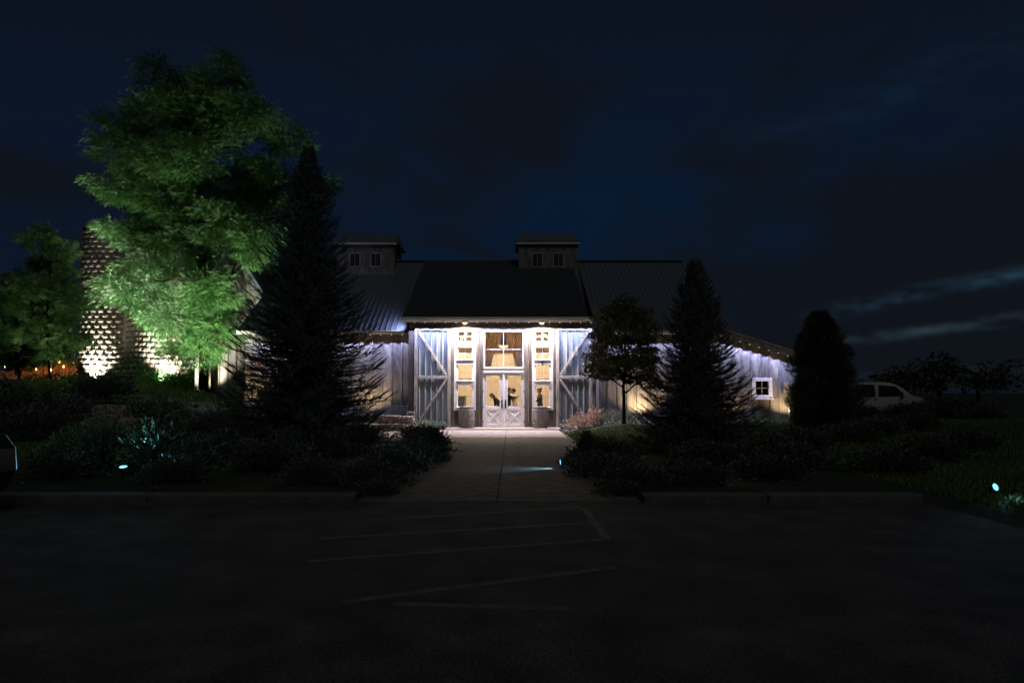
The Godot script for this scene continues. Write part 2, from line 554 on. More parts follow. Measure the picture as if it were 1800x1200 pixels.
# a ground flood: spike, tilted tub, glowing lens
func ground_flood(where: Vector3, aim: Vector3, label: String, group: String, c: Color, energy: float, angle: float, glow: Material, size := 0.075, category := "flood light") -> void:
	var t := thing("ground_flood_light", where, label, category, group)
	var up := aim.normalized()
	var x := up.cross(Vector3(0.3, 0.1, 0.9)).normalized()
	var b := Basis(x, up, x.cross(up))
	var m := MB.new()
	m.tube([Vector3(0, -0.15, 0), Vector3(0, 0.0, 0), Vector3(0, 0.12, 0)], [0.008, 0.014, 0.014], 8)
	part("spike", m.mesh(), M.black, t)
	m = MB.new()
	m.lathe([Vector2(0, -0.10), Vector2(size * 0.75, -0.09), Vector2(size * 1.0, -0.02), Vector2(size * 1.12, 0.0), Vector2(size * 1.12, 0.014), Vector2(size * 0.98, 0.014), Vector2(size * 0.96, 0.0)], 20)
	var o := part("housing", m.mesh(), M.black, t, Vector3(0, 0.2, 0))
	o.basis = b
	m = MB.new()
	m.lathe([Vector2(size * 0.96, 0.004), Vector2(size * 0.7, 0.012), Vector2(size * 0.3, 0.017), Vector2(0, 0.018)], 20)
	o = part("lens", m.mesh(), glow, t, Vector3(0, 0.2, 0))
	o.basis = b
	spot(t, Vector3(0, 0.2, 0) + up * 0.03, up, c, energy, angle, 0.8, size * 0.8)

# ---------------------------------------------------------------- barn
func wood_of(i: int) -> Material:
	return M.wood[(i * 7 + i / 3) % 5]

# board-and-batten wall in a z plane; top(x) gives the cut of each board
func battened(parent: Node3D, x0: float, x1: float, y0: float, top: Callable, z: float, wide := 0.44, holes := []) -> void:
	var n := int(round((x1 - x0) / wide))
	var w := (x1 - x0) / n
	for i in n:
		var a := x0 + w * i
		var b := a + w
		var spans := [[y0, -1.0]]
		for hl in holes:
			if hl[0] < b - 0.02 and hl[1] > a + 0.02:
				spans = [[y0, hl[2]], [hl[3], -1.0]]
				for e in [[a, hl[0]], [hl[1], b]]:
					if e[1] - e[0] > 0.02: board("board", Vector3(e[0] + 0.002, hl[2], z - 0.06), Vector3(e[1] - 0.002, hl[3], z + 0.004), wood_of(i), parent, 0.004)
		for s in spans:
			var ta: float = top.call(a) if s[1] < 0 else s[1]
			var tb: float = top.call(b) if s[1] < 0 else s[1]
			var proud := 0.004 * ((i * 5) % 3)
			var m: Material = wood_of(i + int(absf(x0) * 3))
			if absf(ta - tb) < 0.001:
				board("board", Vector3(a + 0.002, s[0], z - 0.06), Vector3(b - 0.002, ta, z + proud), m, parent, 0.004)
			else:
				var mb := MB.new()
				prism(mb, [Vector2(a + 0.002, s[0]), Vector2(b - 0.002, s[0]), Vector2(b - 0.002, tb), Vector2(a + 0.002, ta)], z - 0.06, z + proud)
				part("board", mb.mesh(), m, parent)
			if i > 0:
				var tt := minf(ta, tb) - 0.002
				board("batten", Vector3(a - 0.03, s[0] + 0.003, z + 0.012), Vector3(a + 0.03, tt, z + 0.038), wood_of(i + 2), parent, 0.005)

func prism(mb: MB, poly: Array, z0: float, z1: float) -> void:
	var pp := PackedVector2Array(poly)
	var ix := Geometry2D.triangulate_polygon(pp)
	for k in range(0, ix.size(), 3):
		var a: Vector2 = pp[ix[k]]
		var b: Vector2 = pp[ix[k + 1]]
		var c: Vector2 = pp[ix[k + 2]]
		mb.tri_out(Vector3(a.x, a.y, z1), Vector3(b.x, b.y, z1), Vector3(c.x, c.y, z1), Vector3.BACK)
		mb.tri_out(Vector3(a.x, a.y, z0), Vector3(b.x, b.y, z0), Vector3(c.x, c.y, z0), Vector3.FORWARD)
	var mid := Vector2.ZERO
	for p in poly: mid += p / poly.size()
	for k in poly.size():
		var a: Vector2 = poly[k]
		var b: Vector2 = poly[(k + 1) % poly.size()]
		var o := Vector2(b.y - a.y, a.x - b.x)
		if Geometry2D.is_polygon_clockwise(pp): o = -o
		mb.quad_out(Vector3(a.x, a.y, z0), Vector3(b.x, b.y, z0), Vector3(b.x, b.y, z1), Vector3(a.x, a.y, z1), Vector3(o.x, o.y, 0))

# ribbed sheet standing in local x-y, ribs along y
func ribbed(w: float, l: float, pitch: float, first: float, tall := 0.03) -> ArrayMesh:
	var mb := MB.new()
	var pr := [Vector2(-w / 2, 0)]
	var x := -w / 2 + first
	while x < w / 2 - 0.03:
		pr.append_array([Vector2(x - 0.035, 0), Vector2(x - 0.016, tall), Vector2(x + 0.016, tall), Vector2(x + 0.035, 0)])
		x += pitch
	pr.append(Vector2(w / 2, 0))
	for i in pr.size() - 1:
		var a: Vector2 = pr[i]
		var b: Vector2 = pr[i + 1]
		mb.quad_out(Vector3(a.x, -l / 2, a.y), Vector3(b.x, -l / 2, b.y), Vector3(b.x, l / 2, b.y), Vector3(a.x, l / 2, a.y), Vector3.BACK)
		mb.quad_out(Vector3(a.x, -l / 2, a.y - 0.004), Vector3(b.x, -l / 2, b.y - 0.004), Vector3(b.x, l / 2, b.y - 0.004), Vector3(a.x, l / 2, a.y - 0.004), Vector3.FORWARD)
	for e in [-l / 2, l / 2]:
		for i in pr.size() - 1:
			var a: Vector2 = pr[i]
			var b: Vector2 = pr[i + 1]
			mb.quad_out(Vector3(a.x, e, a.y), Vector3(b.x, e, b.y), Vector3(b.x, e, b.y - 0.004), Vector3(a.x, e, a.y - 0.004), Vector3(0, e, 0))
	return mb.mesh()

func slope_basis(from: Vector3, to: Vector3) -> Basis:   # y up the slope, z out of the roof, x along the eave
	var up := (to - from).normalized()
	return Basis(Vector3.RIGHT, up, Vector3.RIGHT.cross(up))

func glass_pane(parent: Node3D, x0: float, x1: float, y0: float, y1: float, z: float) -> void:
	board("pane", Vector3(x0, y0, z - 0.003), Vector3(x1, y1, z + 0.003), M.glass, parent, 0.001)

func barn_door(parent: Node3D, p: Array, mirrored: bool) -> void:
	# p: left, right, top, bottom in metres
	var d := holder("barn_door", parent)
	var l: float = p[0]
	var r: float = p[1]
	var t: float = p[2]
	var b: float = p[3]
	var mid := fy(663)
	var w := 0.13
	board("stile", Vector3(l, b, 0.06), Vector3(l + w, t, 0.105), M.grey_trim, d)
	board("stile", Vector3(r - w, b, 0.06), Vector3(r, t, 0.105), M.grey_trim, d)
	board("rail", Vector3(l + w + 0.001, t - w, 0.062), Vector3(r - w - 0.001, t, 0.103), M.grey_trim, d)
	board("rail", Vector3(l + w + 0.001, mid - w / 2, 0.062), Vector3(r - w - 0.001, mid + w / 2, 0.103), M.grey_trim, d)
	board("rail", Vector3(l + w + 0.001, b, 0.062), Vector3(r - w - 0.001, b + w + 0.02, 0.103), M.grey_trim, d)
	var xa := l + w + 0.05
	var xb := r - w - 0.05
	if mirrored:
		bar("brace", Vector3(xb, t - w - 0.05, 0.084), Vector3(xa, mid + w / 2 + 0.02, 0.084), 0.095, 0.036, M.grey_trim, d)
		bar("brace", Vector3(xa, mid - w / 2 - 0.03, 0.084), Vector3(xb, b + w + 0.10, 0.084), 0.095, 0.036, M.grey_trim, d)
	else:
		bar("brace", Vector3(xa, t - w - 0.05, 0.084), Vector3(xb, mid + w / 2 + 0.02, 0.084), 0.095, 0.036, M.grey_trim, d)
		bar("brace", Vector3(xb, mid - w / 2 - 0.03, 0.084), Vector3(xa, b + w + 0.10, 0.084), 0.095, 0.036, M.grey_trim, d)
	for s in [[t - w, mid + w / 2], [mid - w / 2, b + w]]:
		var wd := r - l - 2 * w + 0.04
		part("metal_sheet", ribbed(wd, s[0] - s[1] + 0.06, 0.25, 0.10, 0.034), M.zinc, d, Vector3((l + r) / 2, (s[0] + s[1]) / 2, 0.022))

func window_stack(parent: Node3D, px0: float, px1: float) -> void:
	var st := holder("window_stack", parent)
	var l := fx(px0)
	var r := fx(px1)
	var top := fy(581)
	var bot := fy(721)
	var wins := [[582.5, 600.0], [611.0, 631.0], [641.5, 668.0], [678.0, 714.5]]
	var wl := l + 0.165
	var wr := r - 0.165
	board("stile", Vector3(l, bot, -0.12), Vector3(wl, top, 0.045), M.white, st)
	board("stile", Vector3(wr, bot, -0.12), Vector3(r, top, 0.045), M.white, st)
	var y := top
	for i in 4:
		var t := fy(wins[i][0])
		var b := fy(wins[i][1])
		board("rail", Vector3(wl + 0.001, t, -0.118), Vector3(wr - 0.001, y - 0.001, 0.042), M.white, st)
		var cy := (t + b) / 2
		var cx := (wl + wr) / 2
		if i > 0:
			# sill and drip cap proud of the trim
			board("sill", Vector3(wl - 0.06, b - 0.055, 0.0435), Vector3(wr + 0.06, b - 0.005, 0.085), M.white, st)
			board("drip_cap", Vector3(wl - 0.05, t + 0.006, 0.0435), Vector3(wr + 0.05, t + 0.035, 0.075), M.grey_trim, st)
		var mw := 0.03 if i == 0 else 0.014
		var mm: Material = M.white if i < 2 else M.grey_trim
		board("muntin", Vector3(cx - mw / 2, b, -0.045), Vector3(cx + mw / 2, t, -0.01), mm, st, 0.003)
		board("muntin", Vector3(wl, cy - mw / 2, -0.044), Vector3(cx - mw / 2 - 0.001, cy + mw / 2, -0.011), mm, st, 0.003)
		board("muntin", Vector3(cx + mw / 2 + 0.001, cy - mw / 2, -0.044), Vector3(wr, cy + mw / 2, -0.011), mm, st, 0.003)
		if i == 2: board("sash_rail", Vector3(wl, b, -0.09), Vector3(wr, b + 0.05, -0.06), M.dark_wood, st)
		glass_pane(st, wl, wr, b, t, -0.052)
		y = b
	board("rail", Vector3(wl + 0.001, bot, -0.118), Vector3(wr - 0.001, y - 0.001, 0.042), M.white, st)

func curtain(parent: Node3D, xo: float, xi: float, xb: float, y0: float, y1: float, z: float) -> void:
	# xo: outer side, xi: inner edge at the top, xb: inner edge at the bottom
	var mb := MB.new()
	var nu := 60
	var nv := 18
	var f := func(u: float, v: float) -> Vector3:
		var pull := 1.0 - pow(maxf(1.0 - v, 0.0), 1.25)
		var inner := lerpf(xi, xb, pull)
		var amp := lerpf(0.03, 0.055, v)
		var fold := sin(u * TAU * 7.0 + 0.8 * sin(u * 9.0)) * amp + 0.02 * sin(u * TAU * 17.0 + v * 2.0)
		return Vector3(lerpf(xo, inner, u) + 0.012 * sin(u * 40.0 + v * 3.0), lerpf(y0, y1, v) + 0.05 * u * v, z + fold)
	var nn := func(u: float, v: float) -> Vector3:
		var a: Vector3 = f.call(u + 0.004, v) - f.call(u - 0.004, v)
		var b: Vector3 = f.call(u, v + 0.01) - f.call(u, v - 0.01)
		var q := a.cross(b).normalized()
		return q if q.z > 0 else -q
	for i in nu:
		for j in nv:
			var u0 := float(i) / nu
			var u1 := float(i + 1) / nu
			var v0 := float(j) / nv
			var v1 := float(j + 1) / nv
			var ps := [f.call(u0, v0), f.call(u1, v0), f.call(u1, v1), f.call(u0, v1)]
			var ns := [nn.call(u0, v0), nn.call(u1, v0), nn.call(u1, v1), nn.call(u0, v1)]
			if xo < xi:
				ps.reverse(); ns.reverse()
			mb.smooth_quad(ps, ns)
	part("cloth", mb.mesh(), M.burlap, parent)

func entrance_door(parent: Node3D) -> void:
	var d := holder("entrance_door", parent)
	var l := fx(846)
	var r := fx(925)
	var top := fy(651.5)
	var bot := fy(751)
	board("jamb", Vector3(l, bot, -0.14), Vector3(l + 0.085, top, 0.05), M.white, d)
	board("jamb", Vector3(r - 0.085, bot, -0.14), Vector3(r, top, 0.05), M.white, d)
	board("head", Vector3(l + 0.086, top - 0.085, -0.138), Vector3(r - 0.086, top, 0.048), M.white, d)
	var cx := (l + r) / 2
	board("astragal", Vector3(cx - 0.035, bot + 0.012, -0.02), Vector3(cx + 0.035, top - 0.09, 0.03), M.white, d)
	for s in [-1.0, 1.0]:
		var a: float = l + 0.09 if s < 0 else cx + 0.004
		var b: float = cx - 0.004 if s < 0 else r - 0.09
		var gl: float = a + (0.125 if s < 0 else 0.165)
		var gr: float = b - (0.165 if s < 0 else 0.125)
		var gt := fy(660)
		var gb := fy(714)
		var t2 := top - 0.09
		var b2 := bot + 0.012
		board("stile", Vector3(a, b2, -0.055), Vector3(gl, t2, -0.012), M.white, d)
		board("stile", Vector3(gr, b2, -0.055), Vector3(b, t2, -0.012), M.white, d)
		board("rail", Vector3(gl + 0.001, gt, -0.054), Vector3(gr - 0.001, t2, -0.013), M.white, d)
		board("rail", Vector3(gl + 0.001, gb - 0.16, -0.054), Vector3(gr - 0.001, gb, -0.013), M.white, d)
		board("rail", Vector3(gl + 0.001, b2, -0.054), Vector3(gr - 0.001, b2 + 0.14, -0.013), M.white, d)
		board("panel", Vector3(gl - 0.01, b2 + 0.13, -0.048), Vector3(gr + 0.01, gb - 0.15, -0.030), M.white, d)
		# crossed mouldings in the lower panel
		var pa := Vector3(gl + 0.02, b2 + 0.16, -0.020)
		var pb := Vector3(gr - 0.02, gb - 0.18, -0.020)
		bar("moulding", pa, pb, 0.035, 0.012, M.white, d)
		bar("moulding", Vector3(pa.x, pb.y, -0.022), Vector3(pb.x, pa.y, -0.022), 0.035, 0.012, M.white, d)
		glass_pane(d, gl, gr, gb, gt, -0.034)
		for hy in [660.5, 688.0, 715.0, 741.0]:
			var hx: float = l + 0.088 if s < 0 else r - 0.088
			board("hinge", Vector3(hx - 0.022, fy(hy) - 0.05, -0.011), Vector3(hx + 0.022, fy(hy) + 0.05, 0.006), M.black, d, 0.002)
		var kx: float = cx + s * 0.075
		board("handle_plate", Vector3(kx - 0.033, fy(717.5), -0.0115), Vector3(kx + 0.033, fy(702.5), -0.002), M.bronze, d, 0.003)
		var mb := MB.new()
		mb.tube([Vector3(kx, fy(716), 0.0), Vector3(kx, fy(715), 0.045), Vector3(kx, fy(710), 0.055), Vector3(kx, fy(706), 0.045), Vector3(kx, fy(704.5), 0.0)], [0.011, 0.011, 0.012, 0.011, 0.011], 8)
		part("handle", mb.mesh(), M.bronze, d)
		if s < 0:
			mb = MB.new()
			mb.tube([Vector3(kx, fy(698), -0.012), Vector3(kx, fy(698), 0.012)], [0.026, 0.022], 12)
			part("deadbolt", mb.mesh(), M.bronze, d)

func cupola(parent: Node3D, cx: float, ridge: Vector3, w: float, hh: float) -> void:
	var c := holder("cupola", parent)
	var z1 := ridge.z + 1.5
	var z0 := ridge.z - 1.5
	var y0 := ridge.y - 0.95
	var ye := ridge.y + hh * 0.40
	var mb := MB.new()
	mb.box(Vector3(cx, (y0 + ye) / 2 - 0.3, ridge.z), Vector3(w - 0.12, ye - y0 + 0.6, 2.9))
	part("wall", mb.mesh(), M.dark_wood, c)
	var i := 0
	var x := cx - w / 2
	while x < cx + w / 2 - 0.05:
		board("board", Vector3(x + 0.003, y0, z1 - 0.049), Vector3(minf(x + 0.297, cx + w / 2), ye - 0.002, z1), M.wood[4 if i % 2 else 1], c)
		x += 0.3
		i += 1
	board("fascia", Vector3(cx - w / 2 - 0.12, ye + 0.002, z1 - 0.05), Vector3(cx + w / 2 + 0.12, ye + 0.15, z1 + 0.16), M.cream_trim, c)
	board("base_flashing", Vector3(cx - w / 2 - 0.03, y0 - 0.06, z1 - 0.04), Vector3(cx + w / 2 + 0.03, y0 + 0.06, z1 + 0.035), M.grey_trim, c)
	for s in [-0.55, 0.55]:
		board("window_frame", Vector3(cx + s - 0.30, ridge.y - 0.55, z1 + 0.002), Vector3(cx + s + 0.30, ridge.y + 0.22, z1 + 0.03), M.grey_trim, c)
		board("window_pane", Vector3(cx + s - 0.24, ridge.y - 0.49, z1 + 0.031), Vector3(cx + s + 0.24, ridge.y + 0.16, z1 + 0.036), M.black, c, 0.001)
		board("muntin", Vector3(cx + s - 0.012, ridge.y - 0.49, z1 + 0.037), Vector3(cx + s + 0.012, ridge.y + 0.16, z1 + 0.045), M.grey_trim, c, 0.002)
	var pk := ridge.y + hh
	mb = MB.new()
	var e0 := Vector3(cx, ye + 0.155, z1 + 0.2)
	for s in [1.0, -1.0]:
		var zz: float = ridge.z + s * 1.7
		mb.quad_out(Vector3(cx - w / 2 - 0.15, e0.y, zz), Vector3(cx + w / 2 + 0.15, e0.y, zz), Vector3(cx + w / 2 - 0.05, pk, ridge.z), Vector3(cx - w / 2 + 0.05, pk, ridge.z), Vector3(0, 1, s))
	for s in [1.0, -1.0]:
		mb.tri_out(Vector3(cx + s * (w / 2 + 0.15), e0.y, ridge.z - 1.7), Vector3(cx + s * (w / 2 + 0.15), e0.y, ridge.z + 1.7), Vector3(cx + s * (w / 2 - 0.05), pk, ridge.z), Vector3(s, 0.2, 0))
	mb.quad_out(Vector3(cx - w / 2 - 0.15, e0.y, ridge.z - 1.7), Vector3(cx + w / 2 + 0.15, e0.y, ridge.z - 1.7), Vector3(cx + w / 2 + 0.15, e0.y, ridge.z + 1.7), Vector3(cx - w / 2 - 0.15, e0.y, ridge.z + 1.7), Vector3.DOWN)
	part("roof", mb.mesh(), M.roof, c)

func make_barn() -> void:
	var barn := thing("barn", Vector3.ZERO, "weathered grey board and batten barn with ribbed metal roof, two cupolas and lit glass entrance", "barn")
	var zw := -1.0                                     # front face of the wings
	var eave := Vector3(0, fy(580, 32.5), -0.5)
	var ridge := Vector3(0, fy(460, 39.9), -7.9)
	var left := -11.6
	var right := 9.3
	# ---- wings
	var wall_l := holder("wing_wall", barn)
	battened(wall_l, left, -4.17, 0.95, func(_x: float) -> float: return eave.y - 0.13, zw, 0.43)
	for i in 3:
		board("skirt_board", Vector3(-7.6, 0.35 + 0.2 * i, zw + 0.04), Vector3(-4.18, 0.545 + 0.2 * i, zw + 0.075 + 0.005 * (i % 2)), M.wood[[2, 0, 2][i]], wall_l)
	board("skirt_board", Vector3(left, 0.2, zw - 0.06), Vector3(-4.18, 0.948, zw + 0.02), M.wood[3], wall_l)
	var wall_r := holder("wing_wall", barn)
	battened(wall_r, fx(1052, 33), right, -0.1, func(_x: float) -> float: return eave.y - 0.13, zw, 0.44)
	var lean := holder("lean_to_wall", barn)
	var lx1 := fx(1403, 33)
	var lt := fy(592, 33)
	var rake0 := Vector3(right, fy(584, 33), zw)
	var rake1 := Vector3(lx1 + 0.25, fy(632.5, 33), zw)
	var rake := func(x: float) -> float: return lerpf(rake0.y, rake1.y, (x - rake0.x) / (rake1.x - rake0.x)) - 0.02
	var wx0 := fx(1322, 33)
	var wx1 := fx(1357, 33)
	var wy1 := fy(664, 33)
	var wy0 := fy(700, 33)
	battened(lean, right + 0.004, lx1, -0.1, rake, zw, 0.42, [[wx0, wx1, wy0, wy1]])
	# lean-to window
	var lw := holder("window", barn)
	var fw := 0.15
	board("frame", Vector3(wx0, wy0, zw - 0.1), Vector3(wx0 + fw, wy1, zw + 0.06), M.white, lw)
	board("frame", Vector3(wx1 - fw, wy0, zw - 0.1), Vector3(wx1, wy1, zw + 0.06), M.white, lw)
	board("frame", Vector3(wx0 + fw + 0.001, wy1 - fw, zw - 0.1), Vector3(wx1 - fw - 0.001, wy1, zw + 0.058), M.white, lw)
	board("frame", Vector3(wx0 + fw + 0.001, wy0, zw - 0.1), Vector3(wx1 - fw - 0.001, wy0 + fw, zw + 0.058), M.white, lw)
	var mx := (wx0 + wx1) / 2
	var my := (wy0 + wy1) / 2
	board("muntin", Vector3(mx - 0.014, wy0 + fw, zw - 0.04), Vector3(mx + 0.014, wy1 - fw, zw + 0.0), M.grey_trim, lw, 0.003)
	board("muntin", Vector3(wx0 + fw, my - 0.014, zw - 0.038), Vector3(mx - 0.015, my + 0.014, zw - 0.002), M.grey_trim, lw, 0.003)
	board("muntin", Vector3(mx + 0.015, my - 0.014, zw - 0.038), Vector3(wx1 - fw, my + 0.014, zw - 0.002), M.grey_trim, lw, 0.003)
	glass_pane(lw, wx0 + fw, wx1 - fw, wy0 + fw, wy1 - fw, zw - 0.05)
	board("sill", Vector3(wx0 - 0.04, wy0 - 0.05, zw + 0.04), Vector3(wx1 + 0.04, wy0 - 0.002, zw + 0.11), M.white, lw)
	# plain rear and side walls close the building
	var shell := holder("rear_wall", barn)
	board("boarding", Vector3(left, -0.1, -15.2), Vector3(lx1, eave.y, -15.05), M.dark_wood, shell)
	board("boarding", Vector3(lx1 - 0.12, -0.1, -15.04), Vector3(lx1 - 0.001, rake.call(lx1) - 0.01, zw - 0.062), M.dark_wood, shell)
	board("boarding", Vector3(right + 0.02, -0.1, -3.2), Vector3(lx1 - 0.13, 2.95, -3.1), M.dark_wood, shell)
	for gx in [left, right - 0.12]:
		var mb := MB.new()
		prism(mb, [Vector2(-15.04, -0.1), Vector2(zw - 0.065, -0.1), Vector2(zw - 0.065, eave.y - 0.14), Vector2(ridge.z, ridge.y - 0.25), Vector2(-15.04, eave.y - 0.14)], 0.0, 0.12)
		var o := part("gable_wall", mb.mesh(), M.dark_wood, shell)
		o.basis = Basis(Vector3(0, 0, 1), Vector3.UP, Vector3(1, 0, 0))
		o.position.x = gx
	# ---- roofs
	var roof := holder("roof", barn)
	var sb := slope_basis(eave, ridge)
	var len := eave.distance_to(ridge)
	var mid := (eave + ridge) / 2
	var sheet := ribbed(0.922, len, 0.2305, 0.1152)
	var mbd := MB.new()
	mbd.box(Vector3((left + right) / 2, mid.y, mid.z) - sb.z * 0.09, Vector3(right - left + 0.5, len - 0.02, 0.14), sb)
	part("roof_deck", mbd.mesh(), M.dark_wood, roof)
	mbd = MB.new()
	var rb := Basis(Vector3.RIGHT, Vector3(0, sb.y.y, -sb.y.z), Vector3(0, sb.z.y, -sb.z.z))
	mbd.box(Vector3((left + right) / 2, mid.y - 0.02, 2 * ridge.z - mid.z) - rb.z * 0.06, Vector3(right - left + 0.5, len - 0.05, 0.16), Basis(Vector3.RIGHT, Vector3(0, sb.y.y, -sb.y.z), Vector3(0, -sb.z.y, sb.z.z) * -1.0))
	part("rear_slope", mbd.mesh(), M.roof, roof)
	var x := left - 0.25
	while x < right + 0.25:
		var o := part("roof_sheet", sheet, M.roof, roof, Vector3(x + 0.461, mid.y, mid.z) - sb.z * 0.015 + sb.z * 0.002 * (int(x * 7) % 2))
		o.basis = sb
		x += 0.925
	mbd = MB.new()
	mbd.cbox(Vector3((left + right) / 2, ridge.y + 0.05, ridge.z), Vector3(right - left + 0.6, 0.09, 0.3), 0.03)
	part("ridge_cap", mbd.mesh(), M.roof, roof)
	# gutters on the wings
	var ge := eave + Vector3(0, -0.06, 0.08)
	board("gutter", Vector3(left - 0.2, ge.y - 0.11, ge.z - 0.07), Vector3(-4.46, ge.y + 0.035, ge.z + 0.05), M.cream_trim, roof, 0.02)
	board("gutter", Vector3(4.42, ge.y - 0.11, ge.z - 0.07), Vector3(right + 0.1, ge.y + 0.035, ge.z + 0.05), M.cream_trim, roof, 0.02)
	board("soffit", Vector3(left - 0.2, ge.y - 0.075, zw + 0.04), Vector3(-4.18, ge.y - 0.05, ge.z - 0.072), M.wood[3], roof)
	board("soffit", Vector3(4.2, ge.y - 0.075, zw + 0.04), Vector3(right, ge.y - 0.05, ge.z - 0.072), M.wood[3], roof)
	# lean-to roof
	var lr := holder("lean_to_roof", barn)
	var dirx := (rake1 - rake0).normalized()
	var nrm := Vector3(-dirx.y, dirx.x, 0)
	var lb := Basis(dirx, nrm, Vector3.BACK)
	var lc := (rake0 + rake1) / 2
	mbd = MB.new()
	mbd.cbox(lc + nrm * 0.10 + Vector3(0, 0, -6.7), Vector3(rake0.distance_to(rake1) + 0.1, 0.16, 14.0), 0.01, lb)
	part("roof_deck", mbd.mesh(), M.roof, lr)
	mbd = MB.new()
	mbd.cbox(lc + nrm * 0.09 + Vector3(0, 0, 0.32), Vector3(rake0.distance_to(rake1) + 0.14, 0.24, 0.036), 0.006, lb)
	part("rake_board", mbd.mesh(), M.wood[1], lr)
	mbd = MB.new()
	mbd.cbox(lc + nrm * 0.222 + Vector3(0, 0, 0.33), Vector3(rake0.distance_to(rake1) + 0.2, 0.02, 0.14), 0.004, lb)
	part("rake_trim", mbd.mesh(), M.zinc, lr)
	# ---- entrance bay
	var bx0 := fx(728)
	var bx1 := fx(1046)
	var top := fy(575.5)
	var ev := Vector3(0, fy(558, 31.4), 0.6)
	var bay := holder("bay_wall", barn)
	var wl0 := fx(798)
	var wl1 := fx(836.5)
	var wr0 := fx(935)
	var wr1 := fx(972.5)
	var c0 := fx(849)
	var c1 := fx(921.5)
	# solid boarding behind the sliding doors and below the windows
	for s in [[bx0, wl0], [wr1, bx1]]:
		var n := 5
		for i in n:
			var a: float = lerpf(s[0], s[1], float(i) / n)
			var b: float = lerpf(s[0], s[1], float(i + 1) / n)
			board("board", Vector3(a + 0.003, 0.0, -0.12), Vector3(b - 0.003, top + 0.28, -0.004 * (i % 2)), M.wood[[4, 1, 3][i % 3]], bay)
	for s in [[wl0, wl1], [wr0, wr1]]:
		for i in 3:
			var a: float = lerpf(s[0], s[1], i / 3.0)
			var b: float = lerpf(s[0], s[1], (i + 1) / 3.0)
			board("board", Vector3(a + 0.003, 0.0, -0.12), Vector3(b - 0.003, fy(721) - 0.002, -0.004 * (i % 2)), M.post_wood[i], bay)
	for s in [[fx(717.5), bx0 - 0.002, 0.05], [fx(792.5), wl0 - 0.002, 0.02], [wl1 + 0.002, fx(842.5), 0.03], [fx(843.0), c0 - 0.002, 0.075], [c1 + 0.002, fx(928.5), 0.075], [fx(929.0), wr0 - 0.002, 0.03], [wr1 + 0.002, fx(977) - 0.002, 0.02], [bx1 + 0.0, fx(1047.5, 32), 0.03]]:
		var y1 := fy(651)
		board("post", Vector3(s[0], 0.0, -0.119), Vector3(s[1], top - 0.16, s[2]), M.post_wood[int(absf(s[0] * 10)) % 3], bay)
	board("corner_trim", Vector3(fx(1047.8), 0.0, -0.9), Vector3(fx(1052.5), eave.y - 0.15, 0.05), M.white, bay)
	board("return_wall", Vector3(bx0 - 0.23, 0.0, zw), Vector3(bx0 - 0.11, top + 0.3, -0.12), M.wood[1], bay)
	board("return_wall", Vector3(bx1 - 0.02, 0.0, zw), Vector3(bx1 + 0.06, top + 0.3, -0.122), M.wood[1], bay)
	board("frieze", Vector3(bx0 - 0.24, top - 0.01, -0.1), Vector3(bx1 + 0.1, ev.y - 0.10, 0.02), M.post_wood[2], bay)
	board("head_board", Vector3(fx(792.5), fy(581), -0.11), Vector3(fx(977), top - 0.012, 0.06), M.white, bay)
	board("header_beam", Vector3(c0, fy(650.8), -0.11), Vector3(c1, fy(648.2), 0.05), M.dark_wood, bay)
	# sliding barn doors
	barn_door(barn, [bx0 + 0.01, fx(792), top - 0.014, fy(751)], false)
	barn_door(barn, [fx(977.5), fx(1041), top - 0.014, fy(751)], true)
	window_stack(barn, 798, 836.5)
	window_stack(barn, 935, 972.5)
	# central window
	var cw := holder("window", barn)
	var g0 := fx(852.2)
	var g1 := fx(918.6)
	var gt := fy(583.2)
	var gb := fy(645)
	board("frame", Vector3(c0, fy(648), -0.12), Vector3(g0, fy(581.2), 0.05), M.white, cw)
	board("frame", Vector3(g1, fy(648), -0.12), Vector3(c1, fy(581.2), 0.05), M.white, cw)
	board("frame", Vector3(g0 + 0.001, gt, -0.12), Vector3(g1 - 0.001, fy(581.2), 0.048), M.white, cw)
	board("frame", Vector3(g0 + 0.001, fy(648), -0.12), Vector3(g1 - 0.001, gb, 0.048), M.white, cw)
	var cy := fy(614)
	var ccx := fx(885)
	board("muntin", Vector3(ccx - 0.012, gb, -0.045), Vector3(ccx + 0.012, gt, -0.012), M.white, cw, 0.003)
	board("muntin", Vector3(g0, cy - 0.010, -0.044), Vector3(ccx - 0.013, cy + 0.010, -0.013), M.white, cw, 0.003)
	board("muntin", Vector3(ccx + 0.013, cy - 0.010, -0.044), Vector3(g1, cy + 0.010, -0.013), M.white, cw, 0.003)
	glass_pane(cw, g0, g1, gb, gt, -0.052)
	entrance_door(barn)
	# bay roof, laid in courses
	var br := holder("bay_roof", barn)
	var rt := Vector3(0, ridge.y + 0.06, ridge.z + 0.1)
	var bb := slope_basis(ev, rt)
	var bl := ev.distance_to(rt)
	var x0 := fx(704.5, 31.4)
	var x1 := fx(1034.5, 31.4)
	mbd = MB.new()
	mbd.box(Vector3((x0 + x1) / 2, (ev.y + rt.y) / 2, (ev.z + rt.z) / 2) - bb.z * 0.09, Vector3(x1 - x0, bl, 0.12), bb)
	part("roof_deck", mbd.mesh(), M.dark_wood, br)
	var courses := 34
